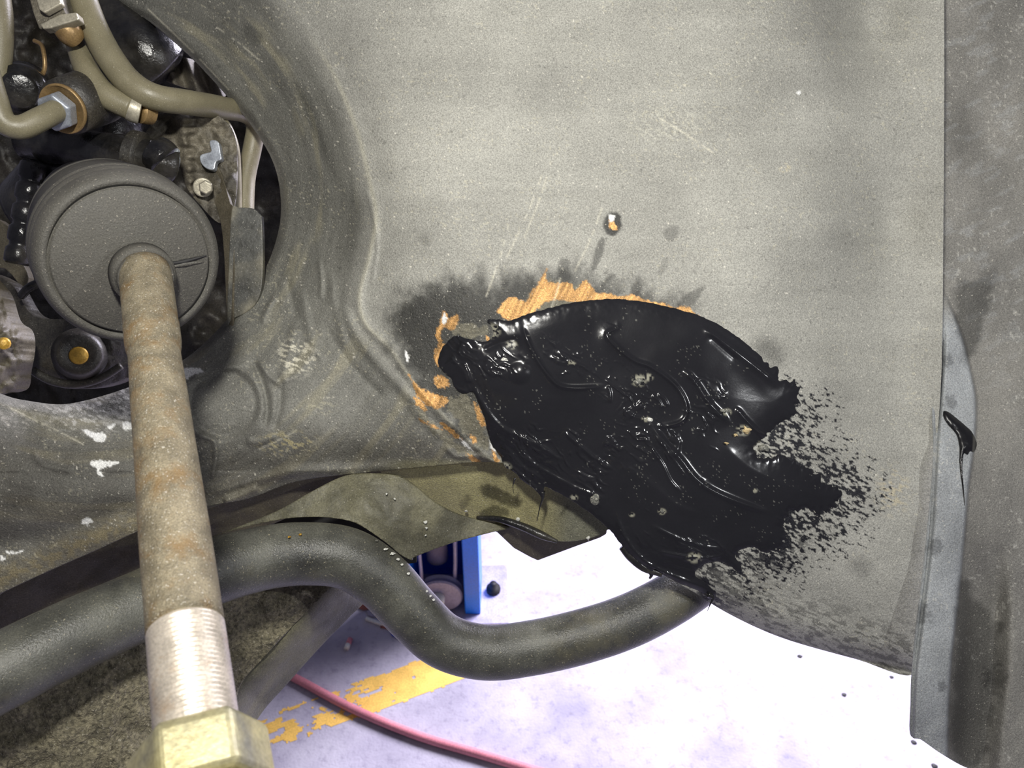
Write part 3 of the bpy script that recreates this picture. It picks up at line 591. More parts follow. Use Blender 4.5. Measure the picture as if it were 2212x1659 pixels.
def seal_h(U, V):
    sd = near(U, V, SEALP, True)[0]
    h = .0008*(1-np.exp(-sd/7))+.0004*ss(0, 160, sd)
    wu = (fbm(U/50, V/50, 301, 3)-.5)*50; wv = (fbm(U/50, V/50, 305, 3)-.5)*50
    h = h+(fbm(U/190, V/150, 307, 2)-.5)*.0006*ss(0, 50, sd)
    x = (U+wu)*.78+(V+wv)*.62; y = -(U+wu)*.62+(V+wv)*.78
    rn = 1-np.abs(2*fbm(x/120, y/36, 311, 3)-1)
    act = ss(.50, .66, fbm(U/80, V/80, 315, 3))*ss(740, 800, V+.25*(1300-U)); act = act*(1-.9*ss(-40, 60, (U-1480)*.75-(V-780)*.9)); act = np.maximum(act, .7*ss(1060, 1000, U)); act = np.maximum(act, .45*ss(1140, 1210, V))
    h = h+.0005*ss(.86, 1.0, rn)*act
    h = h+.00028*ss(.60, .8, fbm(x/16, y/6, 319, 3))*act
    up = ss(1520, 1250, U)*0
    for P, w_, a in SR:
        P = cat(P, 7); m, dd, tt, s = feat(U, V, P, w_*5.5)
        e = (.55*np.exp(-(dd/(w_*.85))**2)*np.sign(a)+.45*np.where(s > 0, np.exp(-(dd/(w_*2.8))**2), np.exp(-(dd/(w_*.45))**2))*np.sign(a))*abs(a)*.0006*ss(0, .15, tt)*(1-ss(.8, 1, tt)); h[m] += e
    q = np.hypot(U-1122, V-806)/27; h = h+.0014*np.clip(1-q*q, 0, 1)**1.5
    return h
def seal_z(U, V):
    k = ss(0, 40, near(U, V, SEALP, True)[0]); P = panel_z(U, V); Q = panel_base(U, V)-.0003
    return P*(1-k)+Q*k-seal_h(U, V)-.0002
def seal_attr(u, v):
    n = len(u); col = np.tile(np.array(rgb(30, 30, 33)), (n, 1)); R = .11+.10*fbm(u/60, v/60, 331, 3)
    g = fbm(u/8, v/8, 335, 3)
    for cu, cv, r in ((1380, 822, 24), (1400, 815, 16), (1285, 1080, 14), (1645, 966, 24), (1430, 1105, 13), (1570, 890, 15), (1395, 905, 13), (1605, 930, 22), (1235, 785, 12), (1105, 745, 18), (1060, 715, 30), (1500, 1205, 22), (1090, 1010, 22), (1240, 1075, 12), (1630, 1060, 9), (1365, 1112, 9)):
        e = ss(1.2, .5, np.hypot(u-cu, (v-cv)*1.3)/(r*.75))*ss(.50, .58, fbm(u/5, v/5, cu, 2)+.06)*.8
        col = col*(1-e[:, None])+np.array(rgb(150, 148, 132))*e[:, None]; R = R+.15*e
    e = ss(.90, .93, noise(u/2.8, v/2.8, 341))*ss(.58, .70, fbm(u/40, v/40, 343, 3))*.35; col = col*(1-e[:, None])+np.array(rgb(150, 150, 140))*e[:, None]  # tiny clustered sparkles painted as light specks in the black
    return {'Col': col, 'Rgh': R, 'Met': np.zeros(n)}
seal = patch('sealant_smear', SEALP, seal_z, 1.9, 'sealant', attrf=seal_attr, skirt=.0012, smooth_n=0)
props(seal, 'large glossy black sealant smear over the damaged grey panel', 'sealant')
def flake(name, poly, mat, parent, lift=.001, th=.0006, zf=None):
    P = cat(poly, 4, True); c = P.mean(0); zf = zf or seal_z
    rng = np.random.RandomState(int(c[0]))
    A = toW(P[:, 0], P[:, 1], zf(P[:, 0], P[:, 1])-lift*.3); ce = toW(c[0], c[1], zf(c[:1], c[1:])[0]-lift*1.6)
    mid = P*.6+c*.4+rng.randn(*P.shape)*.8; Bm = toW(mid[:, 0], mid[:, 1], zf(mid[:, 0], mid[:, 1])-lift*(1.1+.5*rng.rand(len(P))))
    n = len(A); D = A+FW*(th+.0005)
    V = np.vstack([D, A, Bm, ce[None]]); f = []
    for i in range(n):
        j = (i+1) % n; f += [(i, j, n+j, n+i), (n+i, n+j, 2*n+j, 2*n+i), (2*n+i, 2*n+j, 3*n)]
    return mesh(name, V, f, mat, parent, smooth=False)
def blob(cu, cv, ru, rv, seed, k=9):
    rng = np.random.RandomState(seed); a = np.linspace(0, 2*math.pi, k, endpoint=False)
    r = .45+.7*rng.rand(k); return [(cu+ru*r[i]*math.cos(a[i]), cv+rv*r[i]*math.sin(a[i])) for i in range(k)]
for i, (cu, cv, ru, rv, mt, lab) in enumerate([(1284, 1080, 11, 13, 'greyflake', None), (1648, 968, 16, 12, 'greyflake', None), (1380, 824, 16, 9, 'greyflake', None), (1568, 886, 11, 7, 'greyflake', None), (1613, 928, 10, 9, 'tan', 'tan bare flake'),
                                               (1590, 940, 6, 4, 'tan', 'tan bare flake'), (1569, 958, 6, 4, 'tan', 'tan bare flake'), (1091, 776, 9, 6, 'white', 'small white chip'), (1402, 906, 8, 6, 'white', 'small white chip'), (1430, 1104, 8, 7, 'greyflake', None)]):
    o = flake('debris_flake', blob(cu, cv, ru, rv, i), mt, seal)
    if lab: o['label'] = lab
# stringy drips at the lower edge
for i, pts in enumerate([[(1172, 1062, .3815, .0012), (1172, 1076, .383, .0007), (1166, 1096, .386, .0003), (1160, 1126, .39, .00015)], [(1404, 1232, .378, .0016), (1407, 1242, .378, .0009), (1403, 1250, .378, .0004)],
                         [(1530, 1284, .380, .0014), (1540, 1292, .380, .0008), (1534, 1306, .381, .0003), (1528, 1320, .382, .0001)], [(1500, 1262, .380, .001), (1516, 1276, .381, .0008), (1536, 1290, .381, .0012)], [(1112, 1034, .383, .0006), (1108, 1050, .386, .0002), (1110, 1066, .388, .0001)],
                         [(1346, 1180, .377, .0022), (1364, 1202, .377, .0024), (1392, 1226, .377, .0020), (1430, 1240, .377, .0014)]]):
    tube('drip', pts, MT['blk'], seal, 10, 6)
sp = cat([(2040, 888), (2052, 892), (2072, 908), (2086, 920), (2100, 934), (2110, 958), (2104, 976), (2096, 974), (2090, 982), (2084, 976), (2078, 992), (2074, 1000), (2074, 968), (2068, 940), (2050, 918), (2040, 902)], 6, True)
def small_z(U, V): return right_z(U, V)-.0004-.0022*(1-np.exp(-near(U, V, sp, True)[0]/9))-.0006*fbm(U/14, V/14, 401, 3)
def black_attr(u, v): n = len(u); return {'Col': np.tile(np.array(rgb(20, 20, 22)), (n, 1)), 'Rgh': np.full(n, .33), 'Met': np.zeros(n)}
s2 = patch('sealant_drip', sp, small_z, 2, 'sealant', attrf=black_attr, skirt=.0010, smooth_n=0)
props(s2, 'small black sealant dab with a thin tail on the right-hand flange', 'sealant')
q = cat([(2077, 985), (2076, 1010), (2080, 1050), (2084, 1092)], 8); zz = right_z(q[:, 0], q[:, 1])-.0002
tubeW('tail', toW(q[:, 0], q[:, 1], zz), np.linspace(.0008, .00008, len(q)), 'blk', s2, 8)

# ================================================================ SUBFRAME PARTS BELOW THE PANEL
def lump(base, amp, sc, seed):
    return lambda U, V: base(U, V)-(fbm(np.asarray(U)/sc, np.asarray(V)/sc, seed, 4)-.5)*amp
rail_b = tps([(0, 1220, .405), (0, 1370, .425), (300, 1100, .408), (300, 1230, .424), (500, 1060, .408), (500, 1150, .424), (700, 1030, .412), (760, 1040, .416), (-80, 1300, .41), (860, 1030, .416)])
rail = patch('subframe_rail', [(-90, 1210), (0, 1190), (150, 1130), (300, 1075), (456, 1050), (640, 1008), (780, 1000), (900, 1004), (905, 1030), (850, 1050), (750, 1060), (640, 1110), (456, 1190), (300, 1250), (150, 1320), (0, 1400), (-90, 1440)], lump(rail_b, .004, 70, 501), 5, 'brown')
props(rail, 'dark brown channel rail running under the panel behind the tie rod', 'car frame')
lens = plate('seam_lip', [(436, 1084), (480, 1062), (530, 1050), (562, 1050), (560, 1060), (520, 1072), (470, 1092), (440, 1100)], lambda U, V: rail_b(U, V)-.004, .003, 'darkolive', rail, 4)
brk_b = tps([(450, 1170, .392), (740, 1032, .398), (620, 1110, .390), (860, 1040, .398), (800, 1100, .388), (900, 1190, .398), (1060, 1140, .412), (940, 1110, .400), (990, 1112, .406)])
brk = patch('support_bracket', [(425, 1172), (520, 1136), (600, 1103), (680, 1058), (742, 1029), (800, 1023), (858, 1028), (896, 1050), (940, 1086), (990, 1112), (1060, 1130), (1100, 1140), (1062, 1150), (980, 1172), (896, 1203), (889, 1210), (862, 1196), (836, 1174), (784, 1138), (750, 1124), (696, 1117), (640, 1118), (600, 1123), (530, 1138), (457, 1161), (430, 1174)], lump(brk_b, .003, 60, 505), 4, 'darkolive', skirt=.003)
slot = patch('gap_shade_sheet', [(400, 1150), (560, 1080), (740, 1040), (860, 1060), (900, 1150), (900, 1215), (820, 1230), (640, 1200), (470, 1240), (400, 1240)], plane((400, 1150, .44), (860, 1060, .445), (640, 1230, .445)), 8, 'dark', parent=brk, smooth_n=0)  # dark sheet standing in for the shade in the gap above the bar
props(brk, 'dirty olive support bracket arching above the curved black bar', 'car frame')
in_b = tps([(860, 1010, .402), (1090, 1000, .392), (1200, 1060, .392), (1310, 1130, .394), (1230, 1168, .402), (1120, 1130, .412), (980, 1105, .416), (1000, 1050, .402)])
def inn_attr(u, v):
    n = len(u); col = np.tile(np.array(rgb(158, 152, 112)), (n, 1)); k = ss(1150, 1240, u); col = col*(1-k[:, None])+np.array(rgb(112, 112, 96))*k[:, None]
    col = col*(1+.3*(fbm(u/50, v/50, 521, 4)-.5))[:, None]
    for P, kk in (([(1036, 1056), (1050, 1048), (1072, 1052), (1100, 1066), (1124, 1080), (1122, 1092), (1100, 1094), (1070, 1082), (1044, 1072)], .7), ([(990, 1090), (1012, 1068), (1020, 1072), (1004, 1100)], .4), ([(1040, 1104), (1060, 1092), (1090, 1096), (1100, 1112), (1060, 1120), (1034, 1118)], .6), ([(1210, 1108), (1222, 1094), (1228, 1098), (1214, 1112)], .6)):
        sd = sdist(u, v, cat(P, 5, True), 30)+(fbm(u/8, v/8, 523, 3)-.5)*10; e = ss(5, -5, sd)*kk; col = col*(1-e[:, None])
    return {'Col': np.clip(col, .004, .9), 'Rgh': np.full(n, .5), 'Met': np.zeros(n)}
inn = patch('inner_flange', [(820, 990), (960, 985), (1090, 985), (1180, 1020), (1260, 1070), (1340, 1140), (1312, 1144), (1290, 1158), (1250, 1168), (1210, 1170), (1180, 1160), (1150, 1144), (1110, 1132), (1050, 1136), (980, 1120), (900, 1080), (840, 1040)], lump(in_b, .0015, 60, 507), 3, 'panel', attrf=inn_attr, skirt=.002)
props(inn, 'pale olive inner flange between the black sealant and the bracket', 'car frame')
ga = plate('under_gusset', [(1040, 1135), (1110, 1128), (1150, 1140), (1190, 1162), (1250, 1166), (1312, 1142), (1310, 1154), (1296, 1162), (1240, 1182), (1162, 1211), (1146, 1204), (1110, 1184), (1074, 1150)], plane((1040, 1135, .418), (1312, 1142, .408), (1160, 1210, .430)), .003, 'brown', inn, 0)
q = cat([(1000, 1118), (1050, 1126), (1100, 1132), (1140, 1148), (1172, 1166), (1210, 1176)], 6)
tube('sealant_bead', [(1030, 1118, .412, .0009), (1080, 1122, .409, .0016), (1130, 1138, .406, .0020), (1170, 1156, .403, .0020), (1204, 1170, .402, .0008)], 'blk', inn, 10)
for i, (cu, cv, ru, rv) in enumerate([(1118, 1124, 6, 7), (1270, 1163, 5, 5), (1006, 1104, 5, 2)]):
    flake('paint_flake', blob(cu, cv, ru, rv, 40+i), 'white', inn, .001, .0005, lambda U, V: in_b(U, V)-.003)
for i, (cu, cv, r) in enumerate([(919, 1129, 4.5), (921, 1141, 3), (919, 1157, 2), (835, 1067, 2.2), (852, 1078, 2.2)]):
    flake('paint_flake', blob(cu, cv, r, r, 50+i), 'white', brk, .0006, .0004, lambda U, V: brk_b(U, V)-.0010)
arm_b = tps([(0, 1560, .318), (-80, 1560, .312), (300, 1450, .345), (500, 1310, .380), (700, 1265, .400), (515, 1480, .385), (0, 1659, .318), (480, 1650, .365)])
arm = patch('control_arm', [(-90, 1500), (60, 1450), (200, 1380), (330, 1310), (480, 1250), (640, 1230), (704, 1262), (712, 1270), (640, 1344), (570, 1420), (517, 1482), (500, 1560), (480, 1730), (200, 1740), (-90, 1740)], lump(arm_b, .006, 45, 511), 3.5, 'gravel', skirt=.003)
props(arm, 'gritty dark control arm at the lower left behind the tie rod', 'car suspension')
def flz(U, V):
    return arm_b(U, V)+.002+.03*ss(0, 110, near(np.asarray(U, float), np.asarray(V, float), [(712, 1262), (640, 1344), (517, 1482), (430, 1640)])[0])
fla = patch('edge_flange', [(712, 1256), (760, 1270), (792, 1292), (748, 1340), (690, 1400), (620, 1478), (563, 1543), (520, 1620), (470, 1740), (430, 1740), (470, 1620), (514, 1484), (570, 1420), (640, 1343)], flz, 4, 'darkolive', parent=arm, skirt=.003)
# stabiliser bar
BAR = [(-70, 1488, .290, .0138), (0, 1452, .294, .0138), (148, 1378, .310, .0138), (308, 1306, .330, .0138), (390, 1266, .340, .0138), (470, 1232, .350, .0138), (570, 1205, .362, .0138), (660, 1196, .370, .0138), (750, 1206, .375, .0137), (825, 1253, .379, .0134), (893, 1326, .383, .0130),
       (960, 1385, .386, .0126), (1050, 1409, .388, .0125), (1150, 1399, .391, .0125), (1260, 1374, .393, .0125), (1360, 1340, .396, .0124), (1450, 1294, .401, .0122), (1530, 1240, .412, .0118), (1600, 1180, .425, .0115)]
bar = tube('stabilizer_bar', BAR, 'bar', None, 40, 10)
props(bar, 'thick curved black anti-roll bar dipping below the olive bracket', 'car suspension')
barq = cat(BAR, 10)
def bar_front(U, V):
    U = np.atleast_1d(np.asarray(U, float)); V = np.atleast_1d(np.asarray(V, float)); d2 = (U[:, None]-barq[:, 0])**2+(V[:, None]-barq[:, 1])**2; k = d2.argmin(1)
    z = barq[k, 2]; r = barq[k, 3]; off = np.sqrt(d2[np.arange(len(k)), k])*z/F; return z-np.sqrt(np.maximum(r*r-off*off, 0))
for i, (cu, cv, ru, rv, mt) in enumerate([(834, 1186, 9, 4, 'white'), (848, 1196, 8, 4, 'white'), (860, 1208, 7, 4, 'white'), (868, 1220, 5, 4, 'white'), (882, 1239, 6, 4, 'white'), (922, 1278, 5, 3, 'white'), (930, 1288, 5, 3, 'white'), (936, 1296, 5, 3, 'white'), (814, 1168, 6, 3, 'greyflake'), (648, 1154, 5, 4, 'gold'), (624, 1160, 5, 3, 'gold'), (1242, 1392, 8, 3, 'greyflake')]):
    flake('paint_flake', blob(cu, cv, ru*.75, rv*.7, 60+i), mt, bar, .00008, .0003, bar_front)

# ================================================================ STEERING BOOT AND TIE ROD
boot = empty('steering_boot', toW(290, 570, .31), 'round dusty rubber boot around the inner end of the tie rod', 'car steering')
BF = (287, 566, .305); BB = (205, 462, .385)
prof = [(0, .004), (.0, .0262), (.0004, .0268), (.0022, .0272), (.0022, .0276), (.0004, .0281), (.0010, .0298), (.0030, .0312), (.006, .0320), (.010, .0322), (.0122, .0318), (.0128, .0312), (.0136, .0318), (.018, .0322), (.0205, .0321), (.0210, .0314), (.0218, .0320)]
x = .024
for k in range(7):
    prof += [(x, .0324-.0003*k), (x+.0016, .0325-.0003*k), (x+.0024, .0286-.0003*k), (x+.0032, .0323-.0003*k)]; x += .0042
prof += [(.060, .030), (.064, .026), (.085, .024), (.12, .022)]
revolve('bellows', BF, BB, prof, 'rubber', boot, 96)
revolve('collar', (311, 596, .302), BB, [(-.0045, .0086), (-.0048, .0091), (-.0042, .0096), (-.0032, .0097), (-.0026, .0094), (-.0020, .0104), (-.0012, .0110), (0, .0112), (.004, .0114)], 'rubber', boot, 64)
# torn crease on the boot face
Ab = toW(*BF); Tb = toW(*BB)-Ab; Tb /= np.linalg.norm(Tb)
def boot_z(U, V):
    U = np.atleast_1d(np.asarray(U, float)); V = np.atleast_1d(np.asarray(V, float)); D = (toW(U, V, np.ones_like(U))-CAM); return ((Ab-CAM).dot(Tb))/(D@Tb)
q = cat([(356, 560), (372, 568), (392, 566), (410, 562), (432, 556), (446, 552)], 6); tubeW('crease', toW(q[:, 0], q[:, 1], boot_z(q[:, 0], q[:, 1])-.0001), np.interp(np.linspace(0, 1, len(q)), [0, .5, 1], [.0005, .0009, .0002]), 'dark', boot, 10)
q = cat([(362, 578), (400, 570), (440, 566)], 6); tubeW('fold', toW(q[:, 0], q[:, 1], boot_z(q[:, 0], q[:, 1])), np.interp(np.linspace(0, 1, len(q)), [0, .5, 1], [.0003, .0011, .0002]), 'rubber', boot, 10)

rodE = empty('tie_rod', toW(420, 1540, .19), 'rusty steel tie rod with bright threads and yellowed lock nut', 'car steering')
R0 = (314, 590, .300); R1 = (424, 1560, .186)
A = toW(*R0); B = toW(*R1); LR = np.linalg.norm(B-A)
def rod_t(v):   # distance along the rod whose centre projects at image height v
    k = (v-R0[1])/(R1[1]-R0[1]); z = 1/((1-k)/R0[2]+k/R1[2]); P = toW(R0[0]+(R1[0]-R0[0])*k, v, z); return float(np.dot(P-A, (B-A)/LR)), z
def rp_(v, w):
    d, z = rod_t(v); return d, w/2*z/F*.985
pr = [(-.0005, .0088)]+[rp_(v, w_) for v, w_ in [(600, 108), (640, 111), (690, 113), (700, 112), (706, 116), (740, 117), (752, 114), (764, 108), (775, 109), (860, 119), (950, 127), (1050, 137), (1150, 148), (1250, 156), (1330, 161), (1356, 164)]]
shaft = revolve('shaft', R0, R1, pr, 'rod', rodE, 64)
# threaded length: real ridges
d0, z0 = rod_t(1356); d1, _ = rod_t(1600); r0 = 164/2*z0/F*.985; prt = [(d0, r0*.93), (d0+.0006, r0*.985)]
dd = d0+.0006; pitch = .00125
while dd < d1: prt += [(dd+pitch*.35, r0*1.0), (dd+pitch*.5, r0*1.0), (dd+pitch*.9, r0*.955), (dd+pitch, r0*.955)]; dd += pitch
revolve('thread', R0, R1, prt, 'thread', rodE, 64)
dn, zn = rod_t(1590); U_ = (B-A)/LR
def cam_uvz(P):
    q_ = P-CAM; z_ = q_.dot(FW); return (q_.dot(RT)/z_*F+CU, CV-q_.dot(UP)/z_*F, z_)
hexprism('lock_nut', cam_uvz(A+U_*dn), cam_uvz(A+U_*(dn+.02)), .0150, [(0, .80), (.0012, .97), (.003, 1), (.0125, 1), (.014, .93)], 'nut', rodE, .35)
revolve('rod_end_socket', cam_uvz(A+U_*(dn+.0142)), cam_uvz(A+U_*(dn+.03)), [(0, .0118), (.001, .0135), (.012, .0150), (.03, .0155)], 'nut', rodE, 48)

# ================================================================ PARTS SEEN THROUGH THE OPENING
eb = tps([(-100, -100, .60), (600, -100, .60), (-100, 900, .60), (600, 900, .58), (300, 400, .62)])
eng = patch('engine_bay_backdrop', [(-140, -140), (300, -160), (700, -120), (760, 400), (700, 800), (400, 960), (-140, 960)], lump(eb, .05, 90, 601), 7, 'blkm', smooth_n=0)  # dark surface added behind the opening to block light from the floor
props(eng, 'dark lumpy backdrop added deep behind the steering opening', 'engine')
def solo(o, lab, cat_, group=None): return props(o, lab, cat_, group)
# power steering lines
h1 = empty('steering_hose', toW(300, 200, .40), 'thick grey-brown hose looping from the top down to the black bracket', 'hose')
tube('hose_body', [(160, -60, .40, .0064), (180, 0, .40, .0064), (206, 66, .398, .0064), (240, 128, .396, .0064), (282, 180, .396, .0064), (335, 210, .398, .0062), (410, 222, .410, .0060), (475, 232, .430, .0058), (530, 244, .448, .0054), (552, 270, .456, .0052), (545, 320, .458, .0050), (531, 390, .456, .0050), (528, 480, .452, .0050)], 'hose', h1, 28)
h2 = empty('return_hose', toW(250, 200, .42), 'second grey hose tucked behind the first, ending in a metal ferrule', 'hose')
tube('hose_body', [(150, -20, .42, .0052), (160, 60, .41, .0052), (172, 110, .404, .0054), (192, 160, .398, .0056), (228, 205, .396, .0058), (284, 234, .398, .0058)], 'hose', h2, 24)
tube('ferrule', [(280, 232, .398, .0061), (292, 237, .399, .0063), (304, 241, .400, .0061)], 'alu', h2, 24)
tube('collar', [(304, 241, .401, .0055), (314, 243, .403, .0056), (330, 247, .406, .005)], 'brass', h2, 24)
o = tube('fluid_pipe', [(455, 240, .436, .0034), (470, 256, .436, .0036), (488, 280, .437, .0036), (502, 320, .44, .0036), (506, 370, .443, .0036), (508, 460, .446, .0036)], 'hose', None, 20)
solo(o, 'thin grey-brown pipe running beside the thick hose to the bracket', 'pipe')
p3 = empty('pressure_pipe', toW(130, 240, .38), 'bent brown steel pipe with a bright hexagon nut at the left edge', 'pipe')
tube('pipe_body', [(-30, 150, .36, .0052), (-12, 210, .362, .0052), (8, 262, .364, .0052), (45, 275, .367, .0052), (90, 256, .372, .0052), (130, 236, .38, .0050), (160, 226, .39, .0048)], 'hose', p3, 24)
hexprism('hex_nut', (114, 245, .378), (170, 222, .395), .0088, [(0, .88), (.001, 1), (.006, 1), (.007, .94)], 'zinc', p3, .2)
revolve('sealing_ring', (134, 236, .383), (190, 214, .40), [(.0004, .0102), (-.0004, .0106), (-.0002, .0112), (.0010, .0114), (.002, .0110)], 'brass', p3, 48)
revolve('adapter', (138, 232, .386), (190, 214, .403), [(-.0012, .0100), (-.001, .0104), (.0006, .0112), (.0012, .0128), (.010, .0132), (.02, .0135), (.03, .0135)], 'blkm', p3, 48)
# black housing under the fitting
o = empty('steering_housing', toW(200, 300, .45), 'black steering gear housing behind the dusty boot', 'car steering')
tube('housing_body', [(120, 470, .46, .030), (180, 400, .45, .028), (230, 320, .45, .017), (250, 260, .45, .014), (262, 215, .455, .013)], 'blk', o, 32)
tube('housing_arm', [(60, 300, .425, .0105), (140, 312, .42, .0105), (220, 330, .415, .010), (300, 345, .41, .0105), (352, 352, .408, .0105), (372, 356, .41, .009)], 'blk', o, 28, lump=.25, seed=5)
tube('clamp_band', [(284, 333, .4065, .0118), (296, 336, .4065, .0118), (306, 338, .4065, .0118)], 'blkm', o, 28)
tube('clamp_band', [(338, 330, .402, .0085), (348, 338, .4015, .0088), (358, 348, .4015, .0085)], 'blk', o, 28)
# top left fitting block
o = empty('pipe_clamp', toW(110, 30, .38), 'grey metal clamp block at the top left corner above the hoses', 'clamp')
plate('clamp_plate', [(50, -50), (118, -50), (134, 12), (146, 36), (108, 60), (84, 62), (72, 30)], .385, .014, 'dirtmetal', o)
plate('cover_plate', [(68, -40), (118, -40), (132, 8), (96, 28), (84, 20)], .380, .004, 'alu', o)
plate('lower_lip', [(86, 52), (130, 30), (165, 26), (170, 42), (110, 60), (92, 62)], .382, .006, 'alu', o)
tube('grommet', [(140, 56, .39, .006), (152, 72, .392, .006), (164, 84, .395, .005)], 'brass', o, 16)
o = tube('corner_hose', [(-10, -40, .40, .0055), (2, 40, .40, .0055), (0, 120, .40, .0055), (-12, 200, .40, .0055)], 'hose', None, 18); solo(o, 'grey hose running down the left edge of the photo', 'hose')
o = tube('wire_loop', [(74, 88, .42, .0011), (90, 98, .418, .0011), (96, 125, .417, .0011), (96, 150, .418, .0011), (88, 168, .42, .0011)], 'brass', None, 10); solo(o, 'thin tan wire curving below the top clamp', 'wire')
o = revolve('drain_plug', (42, 196, .40), (60, 180, .44), [(0, .002), (0, .0070), (.001, .0085), (.004, .009), (.005, .0115), (.012, .012), (.03, .012)], 'blk', None, 32); solo(o, 'glossy black round plug left of the bright hexagon nut', 'engine part')
o = tube('black_canister', [(215, 20, .47, .020), (262, 62, .47, .021), (320, 120, .47, .021), (352, 152, .475, .017), (360, 160, .476, .008)], 'blk', None, 36); solo(o, 'shiny black canister between the hoses and the panel edge', 'engine part')
# pleated grey cover beneath the panel edge
def plz(U, V): return .486+.004*np.sin((np.asarray(U)*.9-np.asarray(V)*.35)/6.5)+.0*np.asarray(V)
o = patch('pleated_cover', [(330, 40), (352, 60), (376, 120), (430, 130), (490, 200), (480, 212), (420, 196), (360, 176), (352, 140), (340, 90)], plz, 3, 'dirtmetal', smooth_n=0); solo(o, 'pleated grey cover showing under the edge of the panel opening', 'engine part')
o = patch('engine_mount', [(330, 262), (350, 236), (410, 250), (470, 250), (505, 290), (512, 380), (500, 470), (470, 480), (430, 440), (400, 400), (378, 340), (310, 310)],
          lambda U, V: .428+.006*(np.exp(-((np.asarray(U)-398-.12*(np.asarray(V)-300))/14)**2)*-1)+.0022*np.sin(np.asarray(V)/4.2)*np.exp(-((np.asarray(U)-405-.1*(np.asarray(V)-300))/13)**2)-(fbm(np.asarray(U)/40, np.asarray(V)/40, 613, 3)-.5)*.012, 3, 'dirtmetal', smooth_n=4)
solo(o, 'grey cast housing with a ribbed column right of the boot', 'engine part')
o = empty('retaining_clip', toW(455, 345, .425), 'grey metal clip with two lobes above the bright bolt', 'clip')
plate('clip_body', [(452, 306), (462, 302), (472, 308), (476, 330), (478, 344), (466, 350), (462, 366), (446, 364), (434, 352), (432, 336), (446, 330), (456, 326)], .424, .004, 'zinc', o, 3)
b2 = empty('flange_bolt', toW(440, 405, .42), 'bright hexagon bolt right of the round boot', 'bolt')
hexprism('bolt_head', (444, 405, .418), (456, 400, .45), .0036, [(0, .85), (.0008, 1), (.005, 1)], 'alu', b2)
revolve('washer', (438, 405, .423), (450, 400, .455), [(0, .0040), (0, .0048), (.0012, .0048), (.006, .004)], 'alu', b2, 32)
o = empty('bracket_strip', toW(520, 570, .41), 'dirty black bracket plate with a long strip right of the boot', 'bracket')
plate('plate', [(500, 452), (514, 448), (546, 450), (560, 462), (566, 480), (567, 600), (556, 650), (530, 676), (500, 690), (490, 700), (494, 560)], .418, .004, 'grimeplate', o, 3)
plate('strip', [(452, 372), (466, 356), (480, 380), (498, 440), (506, 470), (504, 700), (492, 720), (484, 560), (476, 480), (458, 420)], plane((452, 372, .432), (500, 440, .420), (490, 720, .420)), .004, 'brown', o, 2)
plate('lower_lobe', [(486, 700), (498, 684), (520, 680), (520, 700), (496, 730), (480, 735)], .424, .004, 'brown', o, 3)
# ribbed black hose at the left edge
ribs = []
dR = 0
for k in range(5): ribs += [(dR, .0050), (dR+.0012, .0062), (dR+.0045, .0064), (dR+.0078, .0062), (dR+.009, .0050)]; dR += .0108
o = revolve('ribbed_hose', (74, 350, .42), (52, 480, .42), ribs, 'blk', None, 28); solo(o, 'glossy black ribbed hose left of the round boot', 'hose')
# lower left arm with a gold bolt
o = empty('mounting_arm', toW(140, 760, .44), 'dark curved mounting arm with a yellow bolt below the boot', 'car suspension')
armz = tps([(0, 600, .47), (0, 850, .46), (150, 700, .455), (170, 765, .445), (280, 700, .46), (280, 820, .47), (100, 850, .465)])
patch('arm_body', [(-60, 600), (20, 610), (70, 680), (150, 690), (220, 690), (290, 720), (310, 790), (260, 822), (200, 838), (130, 836), (60, 800), (-60, 790)], lump(armz, .006, 50, 617), 4, 'blkm', o, skirt=.012)
revolve('bushing', (172, 765, .440), (176, 764, .47), [(0, .0062), (-.0005, .0075), (0, .0100), (.001, .0112), (.004, .0118), (.010, .014)], 'blkm', o, 40)
revolve('bolt', (170, 768, .4385), (174, 766, .47), [(0, .001), (0, .0036), (.0006, .0046), (.003, .0050), (.006, .0052)], 'gold', o, 24)
tube('rim', [(70, 800, .452, .0022), (110, 822, .452, .0024), (160, 830, .452, .0024), (215, 818, .453, .0022), (262, 790, .455, .002)], 'blkm', o, 12)
tube('rim', [(46, 640, .455, .0022), (62, 622, .453, .0024), (84, 612, .453, .0024), (104, 610, .454, .002)], 'blk', o, 12)
o = empty('knuckle_casting', toW(15, 760, .41), 'grimy brown casting with a yellow spot at the left edge', 'car suspension')
patch('casting_body', [(-60, 600), (-4, 625), (20, 690), (46, 712), (52, 750), (44, 800), (36, 840), (-10, 850), (-60, 850)], lump(tps([(0, 640, .43), (30, 730, .415), (-40, 740, .40), (20, 840, .425)]), .008, 26, 619), 3, 'brown', o, skirt=.01)
revolve('paint_spot', (8, 742, .402), (14, 742, .43), [(0, .0008), (0, .0024), (.001, .0030), (.006, .003)], 'gold', o, 16)
o = plate('frame_plate', [(-40, 470), (20, 490), (46, 560), (62, 600), (48, 620), (10, 580), (-40, 570)], .49, .006, 'brown', None, 3); solo(o, 'lighter grey plate between the ribbed hose and the brown casting', 'car frame')

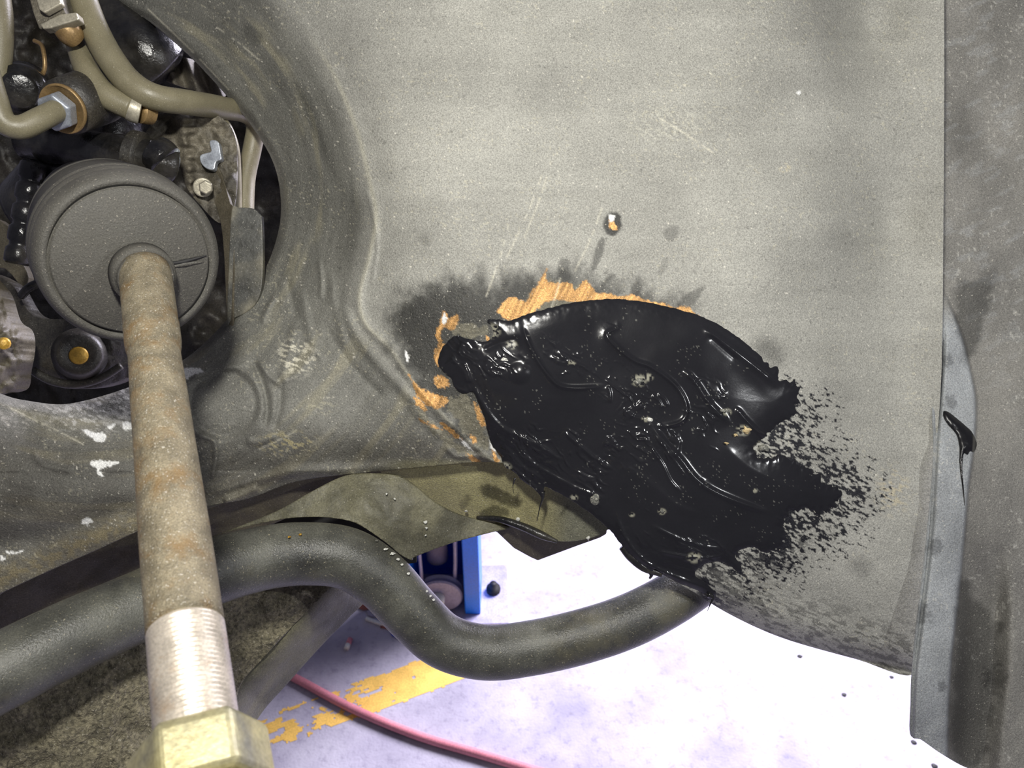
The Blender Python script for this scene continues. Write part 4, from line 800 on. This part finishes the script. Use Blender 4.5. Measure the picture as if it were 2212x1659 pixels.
# ================================================================ THINGS ON THE FLOOR
hp = [onfloor(u, v, .0075) for u, v in [(430, 1375), (530, 1415), (632, 1462), (760, 1530), (900, 1588), (1040, 1630), (1180, 1672), (1330, 1712)]]
o = tubeW('air_hose', cat(hp, 8), .0075, 'pink', None, 20); solo(o, 'faded red air hose lying across the yellow line on the floor', 'hose')
butt = empty('cigarette_butt', onfloor(752, 1392, 0), 'small pink and white cigarette butt on the floor under the bar', 'litter')
a_, b_, c_ = onfloor(757, 1380, .005), onfloor(752, 1392, .005), onfloor(748, 1402, .005)
tubeW('paper', [a_, b_], .005, 'pink', butt, 14); tubeW('filter', [b_, c_], .005, 'white', butt, 14)
def stone(name, u, v, s, mt, lab, cat_, group=None, fl_=1.0):
    rng = np.random.RandomState(int(u+v)); p = onfloor(u, v, 0); V = []; f = []; n = 8
    for j, (hh, rr) in enumerate(((0, .8), (.35, 1), (.75, .75), (1, .3))):
        for k in range(n):
            a = k*2*math.pi/n; r = s*rr*(.8+.4*rng.rand()); V.append(p+np.array([r*math.cos(a)*1.3, r*math.sin(a), hh*s*fl_+.0003]))
    for j in range(3):
        for k in range(n): f.append((j*n+k, j*n+(k+1) % n, (j+1)*n+(k+1) % n, (j+1)*n+k))
    f += [tuple(range(n))[::-1], tuple(3*n+k for k in range(n))]
    return props(mesh(name, V, f, mt, None, smooth=False), lab, cat_, group)
for u, v, s, lb in ((1728, 1418, .0035, 'tiny dark pebble farthest left on the bright floor, nearest the curved bar'), (1824, 1501, .0035, 'tiny dark pebble in the middle of the bright floor patch'), (1926, 1463, .003, 'tiny dark pebble just below the bottom edge of the grey panel'), (1974, 1604, .004, 'tiny dark pebble beside the lower corner of the fender liner'), (2018, 1655, .004, 'tiny dark pebble at the bottom edge of the photo under the liner')):
    stone('grit_pebble', u, v, s, 'dark', lb, 'pebble', 'dark pebbles on the bright floor', .4)
for i, (u, v, s, mt, lab) in enumerate([(790, 1306, .016, 'litter', 'rust-coloured scrap nearest the bracket in the small litter heap'), (812, 1322, .013, 'mgrey', 'grey scrap in the middle of the litter heap under the bar'), (838, 1350, .012, 'litter', 'reddish scrap at the lower end of the litter heap'),
                                        (862, 1366, .014, 'dblue', 'dark blue scrap in the litter heap beside the bar'), (846, 1336, .012, 'dark', 'dark scrap tucked behind the curved bar')]):
    stone('scrap', u, v, s, mt, lab, 'litter', 'litter heap under the bar', .6)
o = boxW('metal_strip', onfloor(812, 1344, .004), (.045, .006, .006), 'white', None, -.4, .001); solo(o, 'short bright metal strip lying in the litter heap', 'litter')
for o in list(bpy.data.objects):
    if '_org' in o: del o['_org']
